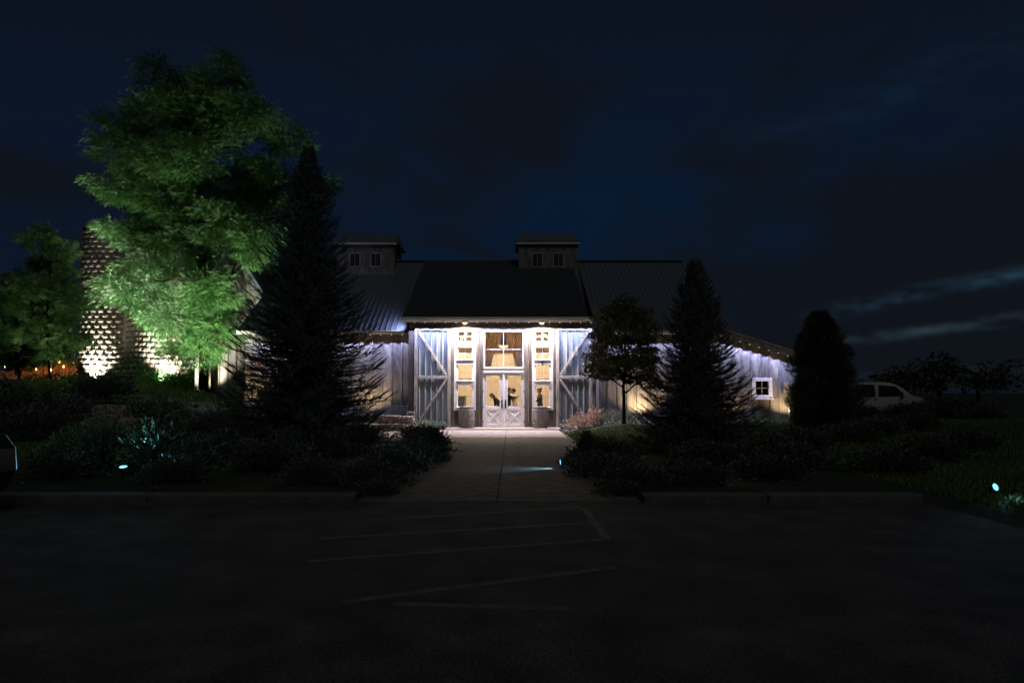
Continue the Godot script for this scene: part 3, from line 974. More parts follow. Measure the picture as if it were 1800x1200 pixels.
	for i in courses:
		var key := "course%d" % (i % 4)
		if not meshes.has(key):
			var mc := MB.new()
			var xx := x0
			rng.seed = 40 + i
			while xx < x1 - 0.02:
				var wd := minf(rng.randf_range(0.22, 0.36), x1 - xx)
				mc.box(Vector3(xx + wd / 2 - (x0 + x1) / 2, rng.randf_range(-0.006, 0.006), rng.randf_range(-0.001, 0.002)), Vector3(wd - 0.006, bl / courses * 1.25, 0.012), Basis(Vector3.RIGHT, -0.03))
				xx += wd
			meshes[key] = mc.mesh()
		var pc := ev + bb.y * (bl * (i + 0.5) / courses) - bb.z * 0.012
		var o := part("shingle_course", meshes[key], M.shingle, br, Vector3((x0 + x1) / 2, pc.y, pc.z))
		o.basis = bb
	board("gutter", Vector3(x0 - 0.02, ev.y - 0.13, ev.z - 0.04), Vector3(x1 + 0.02, ev.y + 0.02, ev.z + 0.09), M.cream_trim, br, 0.025)
	board("soffit", Vector3(x0 + 0.05, ev.y - 0.15, 0.022), Vector3(x1 - 0.05, ev.y - 0.135, ev.z - 0.045), M.wood[2], br)
	for s in [[bx0 - 0.23, bx0 - 0.12], [bx1 - 0.03, bx1 + 0.07]]:     # cheeks between bay roof and wing roof
		var mb := MB.new()
		prism(mb, [Vector2(-0.125, eave.y - 0.2), Vector2(0.0, top + 0.302), Vector2(0.0, ev.y - 0.02), Vector2(-7.6, ridge.y - 0.2), Vector2(-7.6, ridge.y - 0.5)], 0.0, s[1] - s[0])
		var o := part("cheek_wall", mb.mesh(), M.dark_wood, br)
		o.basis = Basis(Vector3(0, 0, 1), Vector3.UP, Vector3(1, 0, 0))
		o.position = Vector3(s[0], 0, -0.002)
	# cupolas
	cupola(barn, at(643, 440, 38.5).x, ridge, 3.05, 1.55)
	cupola(barn, at(963, 440, 38.5).x, ridge, 3.1, 1.6)
	# ---- the lit hall behind the entrance
	var hall := holder("hall", barn)
	var hx := 3.85
	var zb := -5.0
	board("floor", Vector3(-hx, -0.12, zb), Vector3(hx, 0.035, -0.125), M.brown_wood, hall)
	board("ceiling", Vector3(-hx, 4.72, zb), Vector3(hx, 4.84, -0.13), M.brown_wood, hall)
	for s in [-1.0, 1.0]:
		board("side_wall", Vector3(s * hx, 0.0, zb), Vector3(s * (hx - 0.1), 4.71, -0.125), M.cream_wood[1], hall)
	var i := 0
	var xw := -hx + 0.11
	while xw < hx - 0.15:
		board("wall_board", Vector3(xw, 0.04, zb), Vector3(minf(xw + 0.296, hx - 0.11), 3.5, zb + 0.05 + 0.004 * (i % 2)), M.cream_wood[(i * 2 + i / 2) % 3], hall, 0.004)
		xw += 0.3
		i += 1
	board("upper_wall", Vector3(-hx + 0.11, 3.64, zb), Vector3(hx - 0.11, 4.71, zb + 0.04), M.brown_wood, hall)
	board("beam", Vector3(-hx + 0.11, 3.5, zb + 0.0), Vector3(hx - 0.11, 3.64, zb + 0.16), M.dark_wood, hall)
	for s in [-1.0, 1.0]:
		bar("brace", Vector3(s * 2.7, 3.66, zb + 0.1), Vector3(s * 1.7, 4.68, zb + 0.1), 0.12, 0.1, M.cream_wood[0], hall)
		bar("brace", Vector3(s * 1.5, 3.66, zb + 0.1), Vector3(s * 0.4, 4.68, zb + 0.1), 0.12, 0.1, M.cream_wood[2], hall)
	# curtains tied back behind the central window
	var yt := fy(581, 33.0)
	for s in [0, 1]:
		var cn := thing("curtain", Vector3.ZERO, ["burlap curtain drawn to the left side of the tall window over the door", "burlap curtain drawn to the right side of the tall window over the door"][s], "curtain", "curtains in the tall window")
		if s == 0: curtain(cn, fx(850, 33.0), fx(884, 33.0), fx(863, 33.0), yt, fy(648, 33.0), -1.0)
		else: curtain(cn, fx(921, 33.0), fx(887, 33.0), fx(907, 33.0), yt, fy(648, 33.0), -1.0)
	# eave lights
	var xx := bx0 + 0.05
	while xx < bx1:
		eave_light(Vector3(xx, ev.y - 0.20, 0.46), "tiny cool white light under the gutter above the entrance", "eave lights over the entrance", 2.8, 57.0)
		xx += 0.445
	xx = -4.55
	while xx > left:
		eave_light(Vector3(xx, eave.y - 0.20, -0.62), "tiny cool white light under the gutter left of the entrance bay", "eave lights on the left wing", 1.6, 47.0)
		xx -= 0.47
	xx = 4.6
	while xx < right:
		eave_light(Vector3(xx, eave.y - 0.20, -0.62), "tiny cool white light under the gutter behind the small round tree", "eave lights on the right wing", 1.6, 47.0)
		xx += 0.47
	xx = right + 0.3
	while xx < lx1 + 0.1:
		eave_light(Vector3(xx, rake.call(xx) - 0.065, -0.70), "tiny cool white light on the sloping edge of the lean-to roof", "eave lights on the lean-to", 1.8, 47.0)
		xx += 0.42
	# one on each end of the bay, over the wing roofs
	for s in [-1.0, 1.0]:
		var cb := thing("cheek_light", Vector3((x0 + 0.07) if s < 0 else (x1 - 0.07), ev.y + 0.02, -0.36), "small cool light at the %s end of the entrance bay, shining on the wing roof" % ("left" if s < 0 else "right"), "light")
		var mc := MB.new()
		mc.cbox(Vector3.ZERO, Vector3(0.05, 0.06, 0.05), 0.012)
		part("housing", mc.mesh(), M.white, cb)
		mc = MB.new()
		mc.cbox(Vector3(s * 0.004, 0.0, -0.030), Vector3(0.04, 0.045, 0.012), 0.004)
		part("lens", mc.mesh(), M.led, cb)
		spot(cb, Vector3(s * 0.03, 0, -0.045), Vector3(s, -0.12, -0.25), Color(0.72, 0.75, 1.0), 5.0, 75.0, 0.6, 0.02)
	# the two warm floods under the bay eave
	for px in [817.0, 952.5]:
		var fl := thing("soffit_flood_light", Vector3(fx(px, 31.7), ev.y - 0.152, 0.44), "warm round flood light under the entrance eave, above a window stack", "flood light", "flood lights over the entrance")
		var m := MB.new()
		m.lathe([Vector2(0.0, 0.0), Vector2(0.13, 0.0), Vector2(0.13, -0.06), Vector2(0.10, -0.06)], 20)
		part("housing", m.mesh(), M.cream_trim, fl)
		m = MB.new()
		m.lathe([Vector2(0.10, -0.05), Vector2(0.085, -0.09), Vector2(0.05, -0.115), Vector2(0, -0.125)], 20)
		part("lens", m.mesh(), M.warm_lens, fl)
		spot(fl, Vector3(0, -0.15, 0), Vector3(0, -1, 0.0), Color(1.0, 0.93, 0.85), 25.0, 84.0, 0.7, 0.08)
	# lamps of the hall: two domes on the ceiling and the dark pendant between the curtains
	for lp in [[-2.3, -2.9, 11.5], [0.1, -0.6, 18.0], [2.3, -2.9, 11.5]]:
		var cl := thing("ceiling_lamp", Vector3(lp[0], 4.715, lp[1]), "warm dome lamp on the ceiling of the hall", "lamp", "ceiling lamps of the hall")
		var m := MB.new()
		m.lathe([Vector2(0.0, 0.0), Vector2(0.2, 0.0), Vector2(0.2, -0.03), Vector2(0.19, -0.03)], 20)
		part("rim", m.mesh(), M.black, cl)
		m = MB.new()
		m.lathe([Vector2(0.19, -0.03), Vector2(0.16, -0.08), Vector2(0.08, -0.115), Vector2(0, -0.125)], 20)
		part("shade", m.mesh(), M.hall_lens, cl)
		omni(cl, Vector3(0, -0.2, 0), Color(1.0, 0.90, 0.76), lp[2], 0.15)
	var pd := thing("pendant_lamp", Vector3(fx(885, 34.5), 4.71, -2.5), "black pendant lamp hanging behind the parted curtains", "lamp")
	var m := MB.new()
	m.tube([Vector3(0, 0, 0), Vector3(0, -0.5, 0)], [0.02, 0.02], 8)
	part("rod", m.mesh(), M.black, pd)
	m = MB.new()
	m.lathe([Vector2(0.03, -0.48), Vector2(0.10, -0.55), Vector2(0.24, -0.95), Vector2(0.26, -1.0), Vector2(0.24, -1.0), Vector2(0.08, -0.58)], 24)
	part("shade", m.mesh(), M.black, pd)
	m = MB.new()
	m.lathe([Vector2(0.21, -0.985), Vector2(0.20, -1.06), Vector2(0.12, -1.10), Vector2(0, -1.11)], 24)
	part("lamp_glass", m.mesh(), M.hall_lens, pd)

# gabled boarded building behind the big tree
func make_gable_wing() -> void:
	var g := thing("gabled_outbuilding", Vector3.ZERO, "tall boarded gable building behind the big uplit tree, beside the silos", "building")
	var z := -4.2
	var d := 32.0 - z
	var x0 := fx(342, d)
	var x1 := fx(470, d)
	var cx := (x0 + x1) / 2
	var ye := fy(545, d)
	var pk := fy(440, d)
	var w := holder("front_wall", g)
	battened(w, x0, x1, 1.0, func(x: float) -> float: return lerpf(ye, pk, 1.0 - absf(x - cx) / (x1 - cx)), z, 0.38)
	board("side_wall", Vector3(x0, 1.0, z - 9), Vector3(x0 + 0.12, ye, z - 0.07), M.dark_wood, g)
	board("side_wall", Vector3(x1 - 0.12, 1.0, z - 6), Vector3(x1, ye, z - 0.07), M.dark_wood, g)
	for s in [-1.0, 1.0]:
		var a := Vector3(cx + s * ((x1 - cx) + 0.35), ye - 0.3, z)
		var b := Vector3(cx, pk + 0.06, z)
		var dir := (b - a).normalized()
		var mb := MB.new()
		var up := Vector3(-dir.y, dir.x, 0) * (1.0 if dir.x > 0 else -1.0)
		mb.box((a + b) / 2 + up * 0.1 + Vector3(0, 0, -3.7), Vector3(a.distance_to(b), 0.14, 8.2), Basis(dir, up, dir.cross(up)))
		part("roof_slope", mb.mesh(), M.roof, g)

# ---------------------------------------------------------------- plants
func leaf_mesh(l: float, w: float, fold := 0.25) -> ArrayMesh:
	var mb := MB.new()
	var a := Vector3.ZERO
	var t := Vector3(0, l, -0.12 * l)
	for s in [-1.0, 1.0]:
		var p := Vector3(s * w * 0.5, l * 0.35, fold * w)
		var q := Vector3(s * w * 0.38, l * 0.7, fold * w * 0.6 - 0.05 * l)
		var c := Vector3(0, l * 0.5, 0)
		mb.tri(a, p, c); mb.tri(p, q, c); mb.tri(c, q, t)
	return mb.mesh()

func frond_mesh(pairs: int, l: float, leaf: float, wide: float) -> ArrayMesh:
	var mb := MB.new()
	for i in pairs:
		var f := (i + 0.7) / pairs
		var p := Vector3(0, l * f, -0.22 * l * f * f)
		for s in [-1.0, 1.0]:
			var d := Vector3(s * 0.85, 0.55, -0.25 + 0.2 * sin(i * 2.3 + s)).normalized()
			var side := Vector3(-s * 0.5, 0.85, 0.1).normalized() * wide * 0.5
			var e := p + d * leaf * (1.0 - 0.35 * absf(f - 0.45))
			var m := p + d * leaf * 0.5
			mb.tri(p, m + side, e); mb.tri(p, e, m - side)
	mb.tri(Vector3(0, l, -0.2 * l), Vector3(wide * 0.5, l + leaf * 0.4, -0.25 * l), Vector3(0, l + leaf * 0.8, -0.3 * l))
	return mb.mesh()

func twig_mesh(l: float, needles: int, nl: float, thick := 0.006) -> ArrayMesh:
	var mb := MB.new()
	mb.tube([Vector3.ZERO, Vector3(0, l * 0.6, 0), Vector3(0, l, 0)], [0.006, 0.004, 0.002], 3, false)
	for i in needles:
		var f := float(i) / needles
		var a := i * 2.399
		var o := Vector3(cos(a), 0.75, sin(a)).normalized()
		var p := Vector3(0, l * f, 0)
		var side := o.cross(Vector3.UP).normalized() * thick * 0.5
		mb.tri(p - side, p + side, p + o * nl * (1.0 - 0.3 * f))
	return mb.mesh()

func rand_dir() -> Vector3:
	var z := rng.randf_range(-1, 1)
	var a := rng.randf() * TAU
	return Vector3(cos(a) * sqrt(1 - z * z), z, sin(a) * sqrt(1 - z * z))

func facing(dir: Vector3) -> Basis:   # y along dir, turned at random about it
	var y := dir.normalized()
	var x := y.cross(rand_dir()).normalized()
	return Basis(x, y, x.cross(y))

func bent(a: Vector3, b: Vector3, lift: float, n: int, r0: float, r1: float, jig: float) -> Array:
	var p := []
	var r := []
	for i in n + 1:
		var f := float(i) / n
		var q := a.lerp(b, f) + Vector3(0, lift * 4.0 * f * (1 - f), 0)
		if i > 0 and i < n: q += rand_dir() * jig
		p.append(q); r.append(lerpf(r0, r1, f))
	return [p, r]

# a broadleaf tree: trunk through the given points, a limb to each clump, leaves spread through each clump's volume
func broad_tree(t: Node3D, trunk: Array, radii: Array, clumps: Array, leaf: Mesh, leaf_mat: Material, per_m3: float, least: int, bark: Material, tone := 0.3, droop := 0.4) -> void:
	var wood := MB.new()
	wood.tube(trunk, radii, 10)
	part("trunk", wood.mesh(), bark, t)
	var limbs := MB.new()
	var leaves := []
	var cols := []
	for c in clumps:
		var p: Vector3 = c[0]
		var r: Vector3 = c[1]
		# leave the trunk below the clump
		var best := 0
		for k in trunk.size():
			if trunk[k].y < p.y - 0.25 * Vector2(p.x - trunk[k].x, p.z - trunk[k].z).length() - 0.2: best = k
		var a: Vector3 = trunk[best]
		if best + 1 < trunk.size(): a = trunk[best].lerp(trunk[best + 1], rng.randf() * 0.8)
		var rr: float = minf(radii[best] * 0.55, 0.018 * a.distance_to(p) + 0.02)
		var b := bent(a, p, 0.06 * a.distance_to(p), 6, rr, 0.015, 0.035 * a.distance_to(p))
		limbs.tube(b[0], b[1], 6, false)
		for k in 9:
			var from: Vector3 = b[0][3 + k % 4]
			var e := p + rand_dir() * r * rng.randf_range(0.6, 0.95)
			var tw := bent(from, e, 0.1, 3, 0.014 + rr * 0.2, 0.004, 0.08)
			limbs.tube(tw[0], tw[1], 4, false)
		var n := maxi(least, int(per_m3 * 4.19 * r.x * r.y * r.z))
		var shade := rng.randf_range(1.0 - tone * 0.5, 1.0 + tone * 0.5)
		var subs := []
		for k in 24: subs.append(p + rand_dir() * r * pow(rng.randf(), 0.38) * 1.05)
		var rs := clampf(minf(r.x, r.y) * 0.5, 0.12, 0.7)
		for k in n:
			var d := rand_dir()
			var sc2: Vector3 = subs[k % subs.size()]
			var q := sc2 + d * Vector3(rs * 1.25, rs * 0.7, rs * 1.25) * pow(rng.randf(), 0.5) * (1.0 + 0.2 * rng.randfn())
			d = (d + (sc2 - p).normalized()).normalized()
			var dir := (Vector3(d.x, d.y * 0.4 - droop, d.z) + rand_dir() * 0.7)
			leaves.append(Transform3D(facing(dir).scaled_local(Vector3.ONE * rng.randf_range(0.7, 1.25)), q))
			var g := shade * rng.randf_range(1.0 - tone, 1.0 + tone)
			cols.append(Color(g * rng.randf_range(0.85, 1.55), g, g * rng.randf_range(0.75, 1.1)))
	part("limbs", limbs.mesh(), bark, t)
	multi("crown", leaf, leaf_mat, leaves, t, cols)

func spruce(t: Node3D, tall: float, rad: float, branches: int, sd: int, twig: Mesh) -> void:
	rng.seed = sd
	var wood := MB.new()
	wood.tube([Vector3(0, -0.1, 0), Vector3(0, tall * 0.3, 0), Vector3(0.02, tall * 0.7, 0), Vector3(0, tall, 0)], [0.02 * tall, 0.015 * tall, 0.007 * tall, 0.006], 9)
	part("trunk", wood.mesh(), M.bark, t)
	var limbs := MB.new()
	var tw := []
	var cols := []
	for i in branches:
		var f := pow((i + 0.5) / branches, 1.25)
		var y := tall * (0.035 + 0.94 * f)
		var az := i * 2.39996 + rng.randf_range(-0.3, 0.3)
		var l := (rad * pow(1.0 - f, 0.98) + 0.03) * rng.randf_range(0.72, 1.1)
		var out := Vector3(cos(az), 0, sin(az))
		var rise := lerpf(0.02, 0.75, pow(f, 1.4)) + rng.randf_range(-0.08, 0.08)
		var curve := 0.13 * (1.0 - f)
		var pos := func(s: float) -> Vector3: return Vector3(0, y, 0) + out * l * s + Vector3(0, l * (rise * s - 0.28 * s * (1 - f) + curve * 1.6 * s * s), 0)
		limbs.tube([pos.call(0.0), pos.call(0.35), pos.call(0.7), pos.call(1.0)], [0.012 + 0.01 * l, 0.010 + 0.006 * l, 0.008, 0.004], 4, false)
		var s := 0.12
		var across := out.cross(Vector3.UP)
		var step := 0.036 / maxf(l, 0.35)
		while s <= 1.0:
			var p: Vector3 = pos.call(s)
			var fw: Vector3 = (pos.call(s + 0.02) - pos.call(s - 0.02)).normalized()
			var sd2 := 1.0 if rng.randf() < 0.5 else -1.0
			var dir := fw * rng.randf_range(0.5, 1.1) + across * sd2 * rng.randf_range(0.35, 1.1) + Vector3(0, rng.randf_range(-0.45, 0.75), 0)
			var sc := rng.randf_range(0.7, 1.5) * (1.0 - 0.3 * s) * lerpf(1.0, 0.45, f * f)
			tw.append(Transform3D(facing(dir).scaled_local(Vector3(1, sc, 1)), p))
			cols.append(Color.from_hsv(0, 0, rng.randf_range(0.7, 1.2)))
			s += step * (1.0 if s < 0.6 else 1.7)
		for k in 3:
			var fw2: Vector3 = (pos.call(1.0) - pos.call(0.9)).normalized() + Vector3(0, 0.55, 0) + across * (k - 1) * 0.5
			tw.append(Transform3D(facing(fw2).scaled_local(Vector3(1.15, rng.randf_range(0.9, 1.5) * lerpf(1.0, 0.4, f * f), 1.15)), pos.call(0.97)))
			cols.append(Color.from_hsv(0, 0, rng.randf_range(0.9, 1.3)))
	part("limbs", limbs.mesh(), M.bark, t)
	multi("crown", twig, M.spruce_leaf, tw, t, cols)

func leaf_ball(r: Vector3, n: int, tone := 0.3, up := 0.5) -> Array:
	var l := []
	var c := []
	for k in n:
		var d := rand_dir()
		d.y = absf(d.y) if rng.randf() < 0.8 else d.y
		var lump := 1.0 + 0.22 * sin(d.x * 7.0 + d.z * 5.0) * cos(d.z * 8.0 + d.y * 4.0)
		var q := Vector3(0, r.y * 0.25, 0) + d * r * pow(rng.randf(), 0.4) * lump * (1.0 + 0.1 * rng.randfn())
		q.y = maxf(q.y, 0.01)
		l.append(Transform3D(facing(d + Vector3(0, up, 0) + rand_dir() * 0.6).scaled_local(Vector3.ONE * rng.randf_range(0.6, 1.3)), q))
		var g := rng.randf_range(1.0 - tone, 1.0 + tone)
		c.append(Color(g * rng.randf_range(0.9, 1.1), g, g * rng.randf_range(0.85, 1.1)))
	return [l, c]

func shrub(called: String, where: Vector3, r: Vector3, n: int, leaf: Mesh, m: Material, label: String, category: String, group := "", stems := 7) -> Node3D:
	var t := thing(called, where, label, category, group)
	var w := MB.new()
	for k in stems:
		var a := TAU * k / stems + rng.randf()
		var e := Vector3(cos(a) * r.x * 0.6, r.y * rng.randf_range(0.7, 1.1), sin(a) * r.z * 0.6)
		var b := bent(Vector3(cos(a) * 0.04, -0.06, sin(a) * 0.04), e, 0.05, 3, 0.012, 0.004, 0.03)
		w.tube(b[0], b[1], 5, false)
	part("stems", w.mesh(), M.bark, t)
	var lb := leaf_ball(r, n)
	multi("foliage", leaf, m, lb[0], t, lb[1])
	return t

func on_ground(x: float, z: float) -> Vector3:
	return Vector3(x, ground_height(x, z), z)

func make_plants() -> void:
	# --- the big uplit tree
	rng.seed = 11
	var d0 := 36.0
	var frond := frond_mesh(8, 0.27, 0.062, 0.022)
	var base := at(360, 692, d0)
	base.y = ground_height(base.x, base.z)
	var t := thing("honey_locust_tree", base, "tall spreading deciduous tree lit green from below in front of the silos", "tree")
	var trunk := []
	for q in [[360, 705], [361, 640], [358, 560], [356, 470], [352, 380], [348, 290], [338, 215], [322, 160], [305, 120]]: trunk.append(at(q[0], q[1], d0) - base)
	var cl := []
	for q in [[228, 245, 30, 24], [275, 128, 50, 40], [325, 150, 55, 48], [395, 165, 50, 42], [455, 215, 48, 36], [250, 190, 44, 36], [320, 225, 60, 40], [400, 240, 62, 42], [500, 245, 42, 36], [212, 292, 40, 24], [250, 285, 50, 36], [325, 300, 58, 42], [410, 315, 58, 40], [480, 315, 48, 38], [548, 310, 36, 28], [228, 342, 48, 26], [285, 365, 55, 36], [365, 375, 58, 42], [450, 385, 50, 42], [200, 398, 36, 17], [238, 412, 50, 32], [300, 430, 55, 40], [370, 445, 52, 40], [435, 460, 45, 38], [262, 480, 45, 26], [212, 502, 40, 14], [318, 500, 50, 34], [395, 520, 42, 34], [235, 515, 46, 24], [345, 560, 42, 34], [440, 562, 38, 22], [292, 560, 34, 26], [400, 588, 42, 26], [318, 612, 34, 26], [372, 625, 28, 24], [455, 300, 40, 40], [520, 360, 36, 30], [300, 265, 46, 34], [365, 300, 46, 36], [360, 345, 44, 34], [430, 350, 44, 36], [270, 335, 44, 32], [330, 400, 48, 36], [405, 400, 44, 36], [330, 460, 46, 34], [250, 450, 40, 26], [290, 530, 40, 26], [370, 545, 40, 30], [350, 190, 46, 36], [470, 440, 36, 36], [300, 180, 46, 36]]:
		var dz := rng.randf_range(-2.2, 2.2)
		var p := at(q[0], q[1], d0)
		p.z += dz
		cl.append([p - base, Vector3(q[2] * 0.98 / F * d0, q[3] * 1.02 / F * d0, rng.randf_range(0.9, 1.5))])
	broad_tree(t, trunk, [0.36, 0.30, 0.26, 0.22, 0.18, 0.14, 0.10, 0.06, 0.03], cl, frond, M.locust_leaf, 300.0, 600, M.pale_bark, 0.28, 0.45)
	# --- slim trees on the left, before the patio
	rng.seed = 12
	var slim := frond_mesh(4, 0.26, 0.16, 0.035)
	for k in 3:
		var px: float = [84.0, 30.0, -14.0][k]
		var dd: float = [42.0, 44.0, 41.0][k]
		var b := at(px, 675, dd)
		b.y = ground_height(b.x, b.z)
		var s := thing("slim_tree", b, ["slim multi-stemmed tree left of the silos, tallest of the patio trees", "shorter slim tree before the string lights of the patio", "dark slim tree beside the patio, farthest from the silos"][k], "tree", "slim trees by the patio")
		var tr := []
		for yy in [690, 620, 550, 490, 430 + 30 * k]: tr.append(at(px + 4 * sin(yy * 0.03), yy, dd) - b)
		tr[0].y = -0.1
		var cs := []
		for q in ([[-2, 425, 22, 22], [18, 440, 18, 24], [-22, 455, 22, 22], [10, 490, 28, 25], [-25, 505, 26, 22], [30, 530, 22, 24], [-5, 550, 30, 28], [-30, 580, 24, 22], [28, 590, 24, 24], [0, 620, 28, 20]] if k == 0 else [[0, 490 + 10 * k, 24, 22], [-20, 520, 24, 22], [20, 530, 24, 22], [-4, 560, 30, 25], [26, 590, 24, 22], [-28, 600, 26, 24], [0, 625, 30, 20]]):
			var p := at(px + q[0], q[1], dd)
			p.z += rng.randf_range(-0.8, 0.8)
			cs.append([p - b, Vector3(q[2] * 1.08 / F * dd, q[3] * 1.15 / F * dd, 0.8)])
		broad_tree(s, tr, [0.07, 0.06, 0.05, 0.035, 0.015], cs, slim, M.locust_leaf, 260.0, 330, M.bark, 0.3, 0.6)
	# --- spruces
	var twig := twig_mesh(0.30, 46, 0.040, 0.008)
	var b1 := at(532, 790, 18.6)
	b1.y = ground_height(b1.x, b1.z)
	spruce(thing("spruce_tree", b1, "large dark spruce standing before the left wing of the barn", "tree", "spruces"), at(545, 250, 18.6).y - b1.y, 2.2, 760, 71, twig)
	var b2 := at(1228, 800, 18.6)
	b2.y = ground_height(b2.x, b2.z)
	spruce(thing("spruce_tree", b2, "smaller dark spruce standing before the lean-to of the barn", "tree", "spruces"), at(1228, 455, 18.6).y - b2.y, 1.52, 560, 72, twig)
	# --- small round tree right of the entrance
	rng.seed = 15
	var dp := 29.0
	var bp := at(1097, 750, dp)
	bp.y = ground_height(bp.x, bp.z)
	var pt := thing("ornamental_pear_tree", bp, "small round-headed tree with dark leaves in the bed right of the entrance", "tree")
	var tr2 := [Vector3(0, -0.1, 0)]
	for q in [[1097, 735], [1097, 700], [1096, 682], [1098, 640], [1099, 590], [1098, 545]]: tr2.append(at(q[0], q[1], dp) - bp)
	var cp := []
	for q in [[1098, 536, 22, 20], [1078, 556, 26, 22], [1120, 560, 26, 24], [1064, 590, 26, 24], [1100, 590, 30, 26], [1138, 596, 24, 26], [1052, 630, 22, 22], [1085, 630, 26, 24], [1122, 632, 28, 24], [1148, 640, 16, 22], [1044, 648, 18, 14], [1072, 655, 22, 14], [1140, 668, 18, 16], [1112, 664, 20, 12]]:
		var p := at(q[0], q[1], dp)
		p.z += rng.randf_range(-0.7, 0.7)
		cp.append([p - bp, Vector3(q[2] / F * dp, q[3] / F * dp, 0.5)])
	broad_tree(pt, tr2, [0.085, 0.075, 0.07, 0.06, 0.04, 0.03, 0.012], cp, leaf_mesh(0.085, 0.06), M.pear_leaf, 2800.0, 950, M.bark, 0.3, 0.3)
	# --- dense conifer at the end of the lean-to
	rng.seed = 16
	var spray := frond_mesh(5, 0.17, 0.06, 0.022)
	var ba := at(1446, 762, 28.5)
	ba.y = ground_height(ba.x, ba.z)
	var av := thing("arborvitae", ba, "dense dark columnar conifer at the right end of the barn", "tree")
	var wd := MB.new()
	wd.tube([Vector3(0, -0.1, 0), Vector3(0, 2, 0), Vector3(0, 4.2, 0)], [0.09, 0.06, 0.01], 8)
	part("trunk", wd.mesh(), M.bark, av)
	var lf := []
	var lc := []
	var avn := noise(77, 0.9, 3)
	for k in 17000:
		var f := pow(rng.randf(), 1.15)
		var az := rng.randf() * TAU
		var lump := 1.0 + 0.17 * sin(az * 5.0 + f * 17.0) + 0.12 * sin(az * 3.0 - f * 29.0)
		var rag := 1.0 + 0.55 * avn.get_noise_3d(cos(az) * 1.4, f * 4.2, sin(az) * 1.4)
		var rr := 1.22 * pow(1.0 - f, 0.5) * minf(1.0, sqrt(f * 4.0 + 0.35)) * lump * rag * sqrt(rng.randf_range(0.2, 1.1)) + 0.05
		var q := Vector3(cos(az) * rr, 0.05 + f * 4.15 + rng.randf_range(-0.15, 0.15), sin(az) * rr)
		lf.append(Transform3D(facing(Vector3(cos(az), 1.1, sin(az)) + rand_dir() * 0.4).scaled_local(Vector3.ONE * rng.randf_range(0.7, 1.3)), q))
		lc.append(Color.from_hsv(0, 0, rng.randf_range(0.7, 1.25)))
	multi("crown", spray, M.shrub_leaf, lf, av, lc)
	# --- dark trees far right and behind the barn
	rng.seed = 17
	var far_leaf := leaf_mesh(0.42, 0.26)
	var k2 := 0
	for q in [[1652, 610, 40, 70.0], [1720, 632, 60, 85.0], [1590, 640, 40, 80.0]]:
		var dd: float = q[3]
		var b := at(q[0], 690, dd)
		b.y = ground_height(b.x, b.z)
		var s := thing("far_tree", b, ["round dark tree standing beyond the parked van", "broad dark tree on the skyline beyond the grass", "low dark tree on the skyline behind the van"][k2], "tree", "dark trees on the skyline")
		k2 += 1
		var tp := at(q[0], q[1], dd).y - b.y
		var rr: float = q[2] / F * dd
		var cs := []
		for j in 7: cs.append([Vector3(rng.randf_range(-0.6, 0.6) * rr, tp * rng.randf_range(0.4, 0.85), rng.randf_range(-0.5, 0.5) * rr), Vector3(rr * 0.5, tp * 0.2, rr * 0.5)])
		broad_tree(s, [Vector3(0, -0.2, 0), Vector3(0, tp * 0.3, 0), Vector3(0.1, tp * 0.7, 0)], [0.25, 0.2, 0.08], cs, far_leaf, M.shrub_leaf, 9.0, 160, M.bark, 0.3, 0.2)
	# --- low dark shrubs either side of the path and along the kerb
	rng.seed = 18
	var bush_leaf := leaf_mesh(0.07, 0.035)
	var proto := shrub("low_shrub", on_ground(-1.95, 13.0), Vector3(0.75, 0.42, 0.75), 2600, bush_leaf, M.shrub_leaf, "low dark shrub lining the left edge of the path", "shrub", "shrubs lining the path's left edge")
	for q in [[-1.9, 15.2, 1.0], [-1.95, 17.4, 1.0], [-2.1, 10.8, 0.95], [-2.05, 19.4, 0.9], [-1.8, 20.3, 0.55], [-2.6, 8.9, 0.9], [-4.0, 12.0, 1.2], [-4.2, 14.8, 1.3], [-4.3, 17.6, 1.15], [-5.9, 16.2, 1.2], [-6.2, 12.0, 1.3], [-8.0, 15.0, 1.4], [-8.3, 10.2, 1.6], [-11.2, 10.5, 1.7], [-14.5, 9.0, 1.9], [-10.0, 18.4, 1.0], [-7.7, 18.8, 0.9], [-3.0, 19.4, 0.8], [-5.4, 19.3, 0.8], [-9.5, 6.5, 1.8], [-12.5, 6.0, 1.9], [-16.0, 5.0, 2.0], [-18.5, 3.5, 2.0], [-13.5, 3.0, 1.8], [-16.5, 1.5, 1.9], [-21.0, 2.0, 2.1], [-10.5, 3.2, 1.7]]:
		var c := copy(proto, "low_shrub")
		c.position = on_ground(q[0], q[1])
		var w: Array = ["low dark spreading shrub in the middle of the bed left of the path", "shrubs in the middle of the left bed"]
		if q[1] < 7.0: w = ["dark rounded shrub on the raised bank below the silos and big tree", "dark shrubs on the raised bank"]
		elif q[1] > 18.0 and q[0] < -2.5: w = ["low dark shrub growing along the kerb left of the path", "shrubs along the left kerb"]
		elif q[0] > -3.2: w = ["low dark shrub lining the left edge of the path", "shrubs lining the path's left edge"]
		tag(c, w[0], "shrub", w[1])
		c.rotation.y = rng.randf() * TAU
		c.scale = Vector3.ONE * q[2]
	var proto2 := shrub("low_shrub", on_ground(2.12, 16.7), Vector3(0.7, 0.32, 0.7), 2300, bush_leaf, M.shrub_leaf, "low dark feathery shrub lining the right edge of the path", "shrub", "shrubs lining the path's right edge")
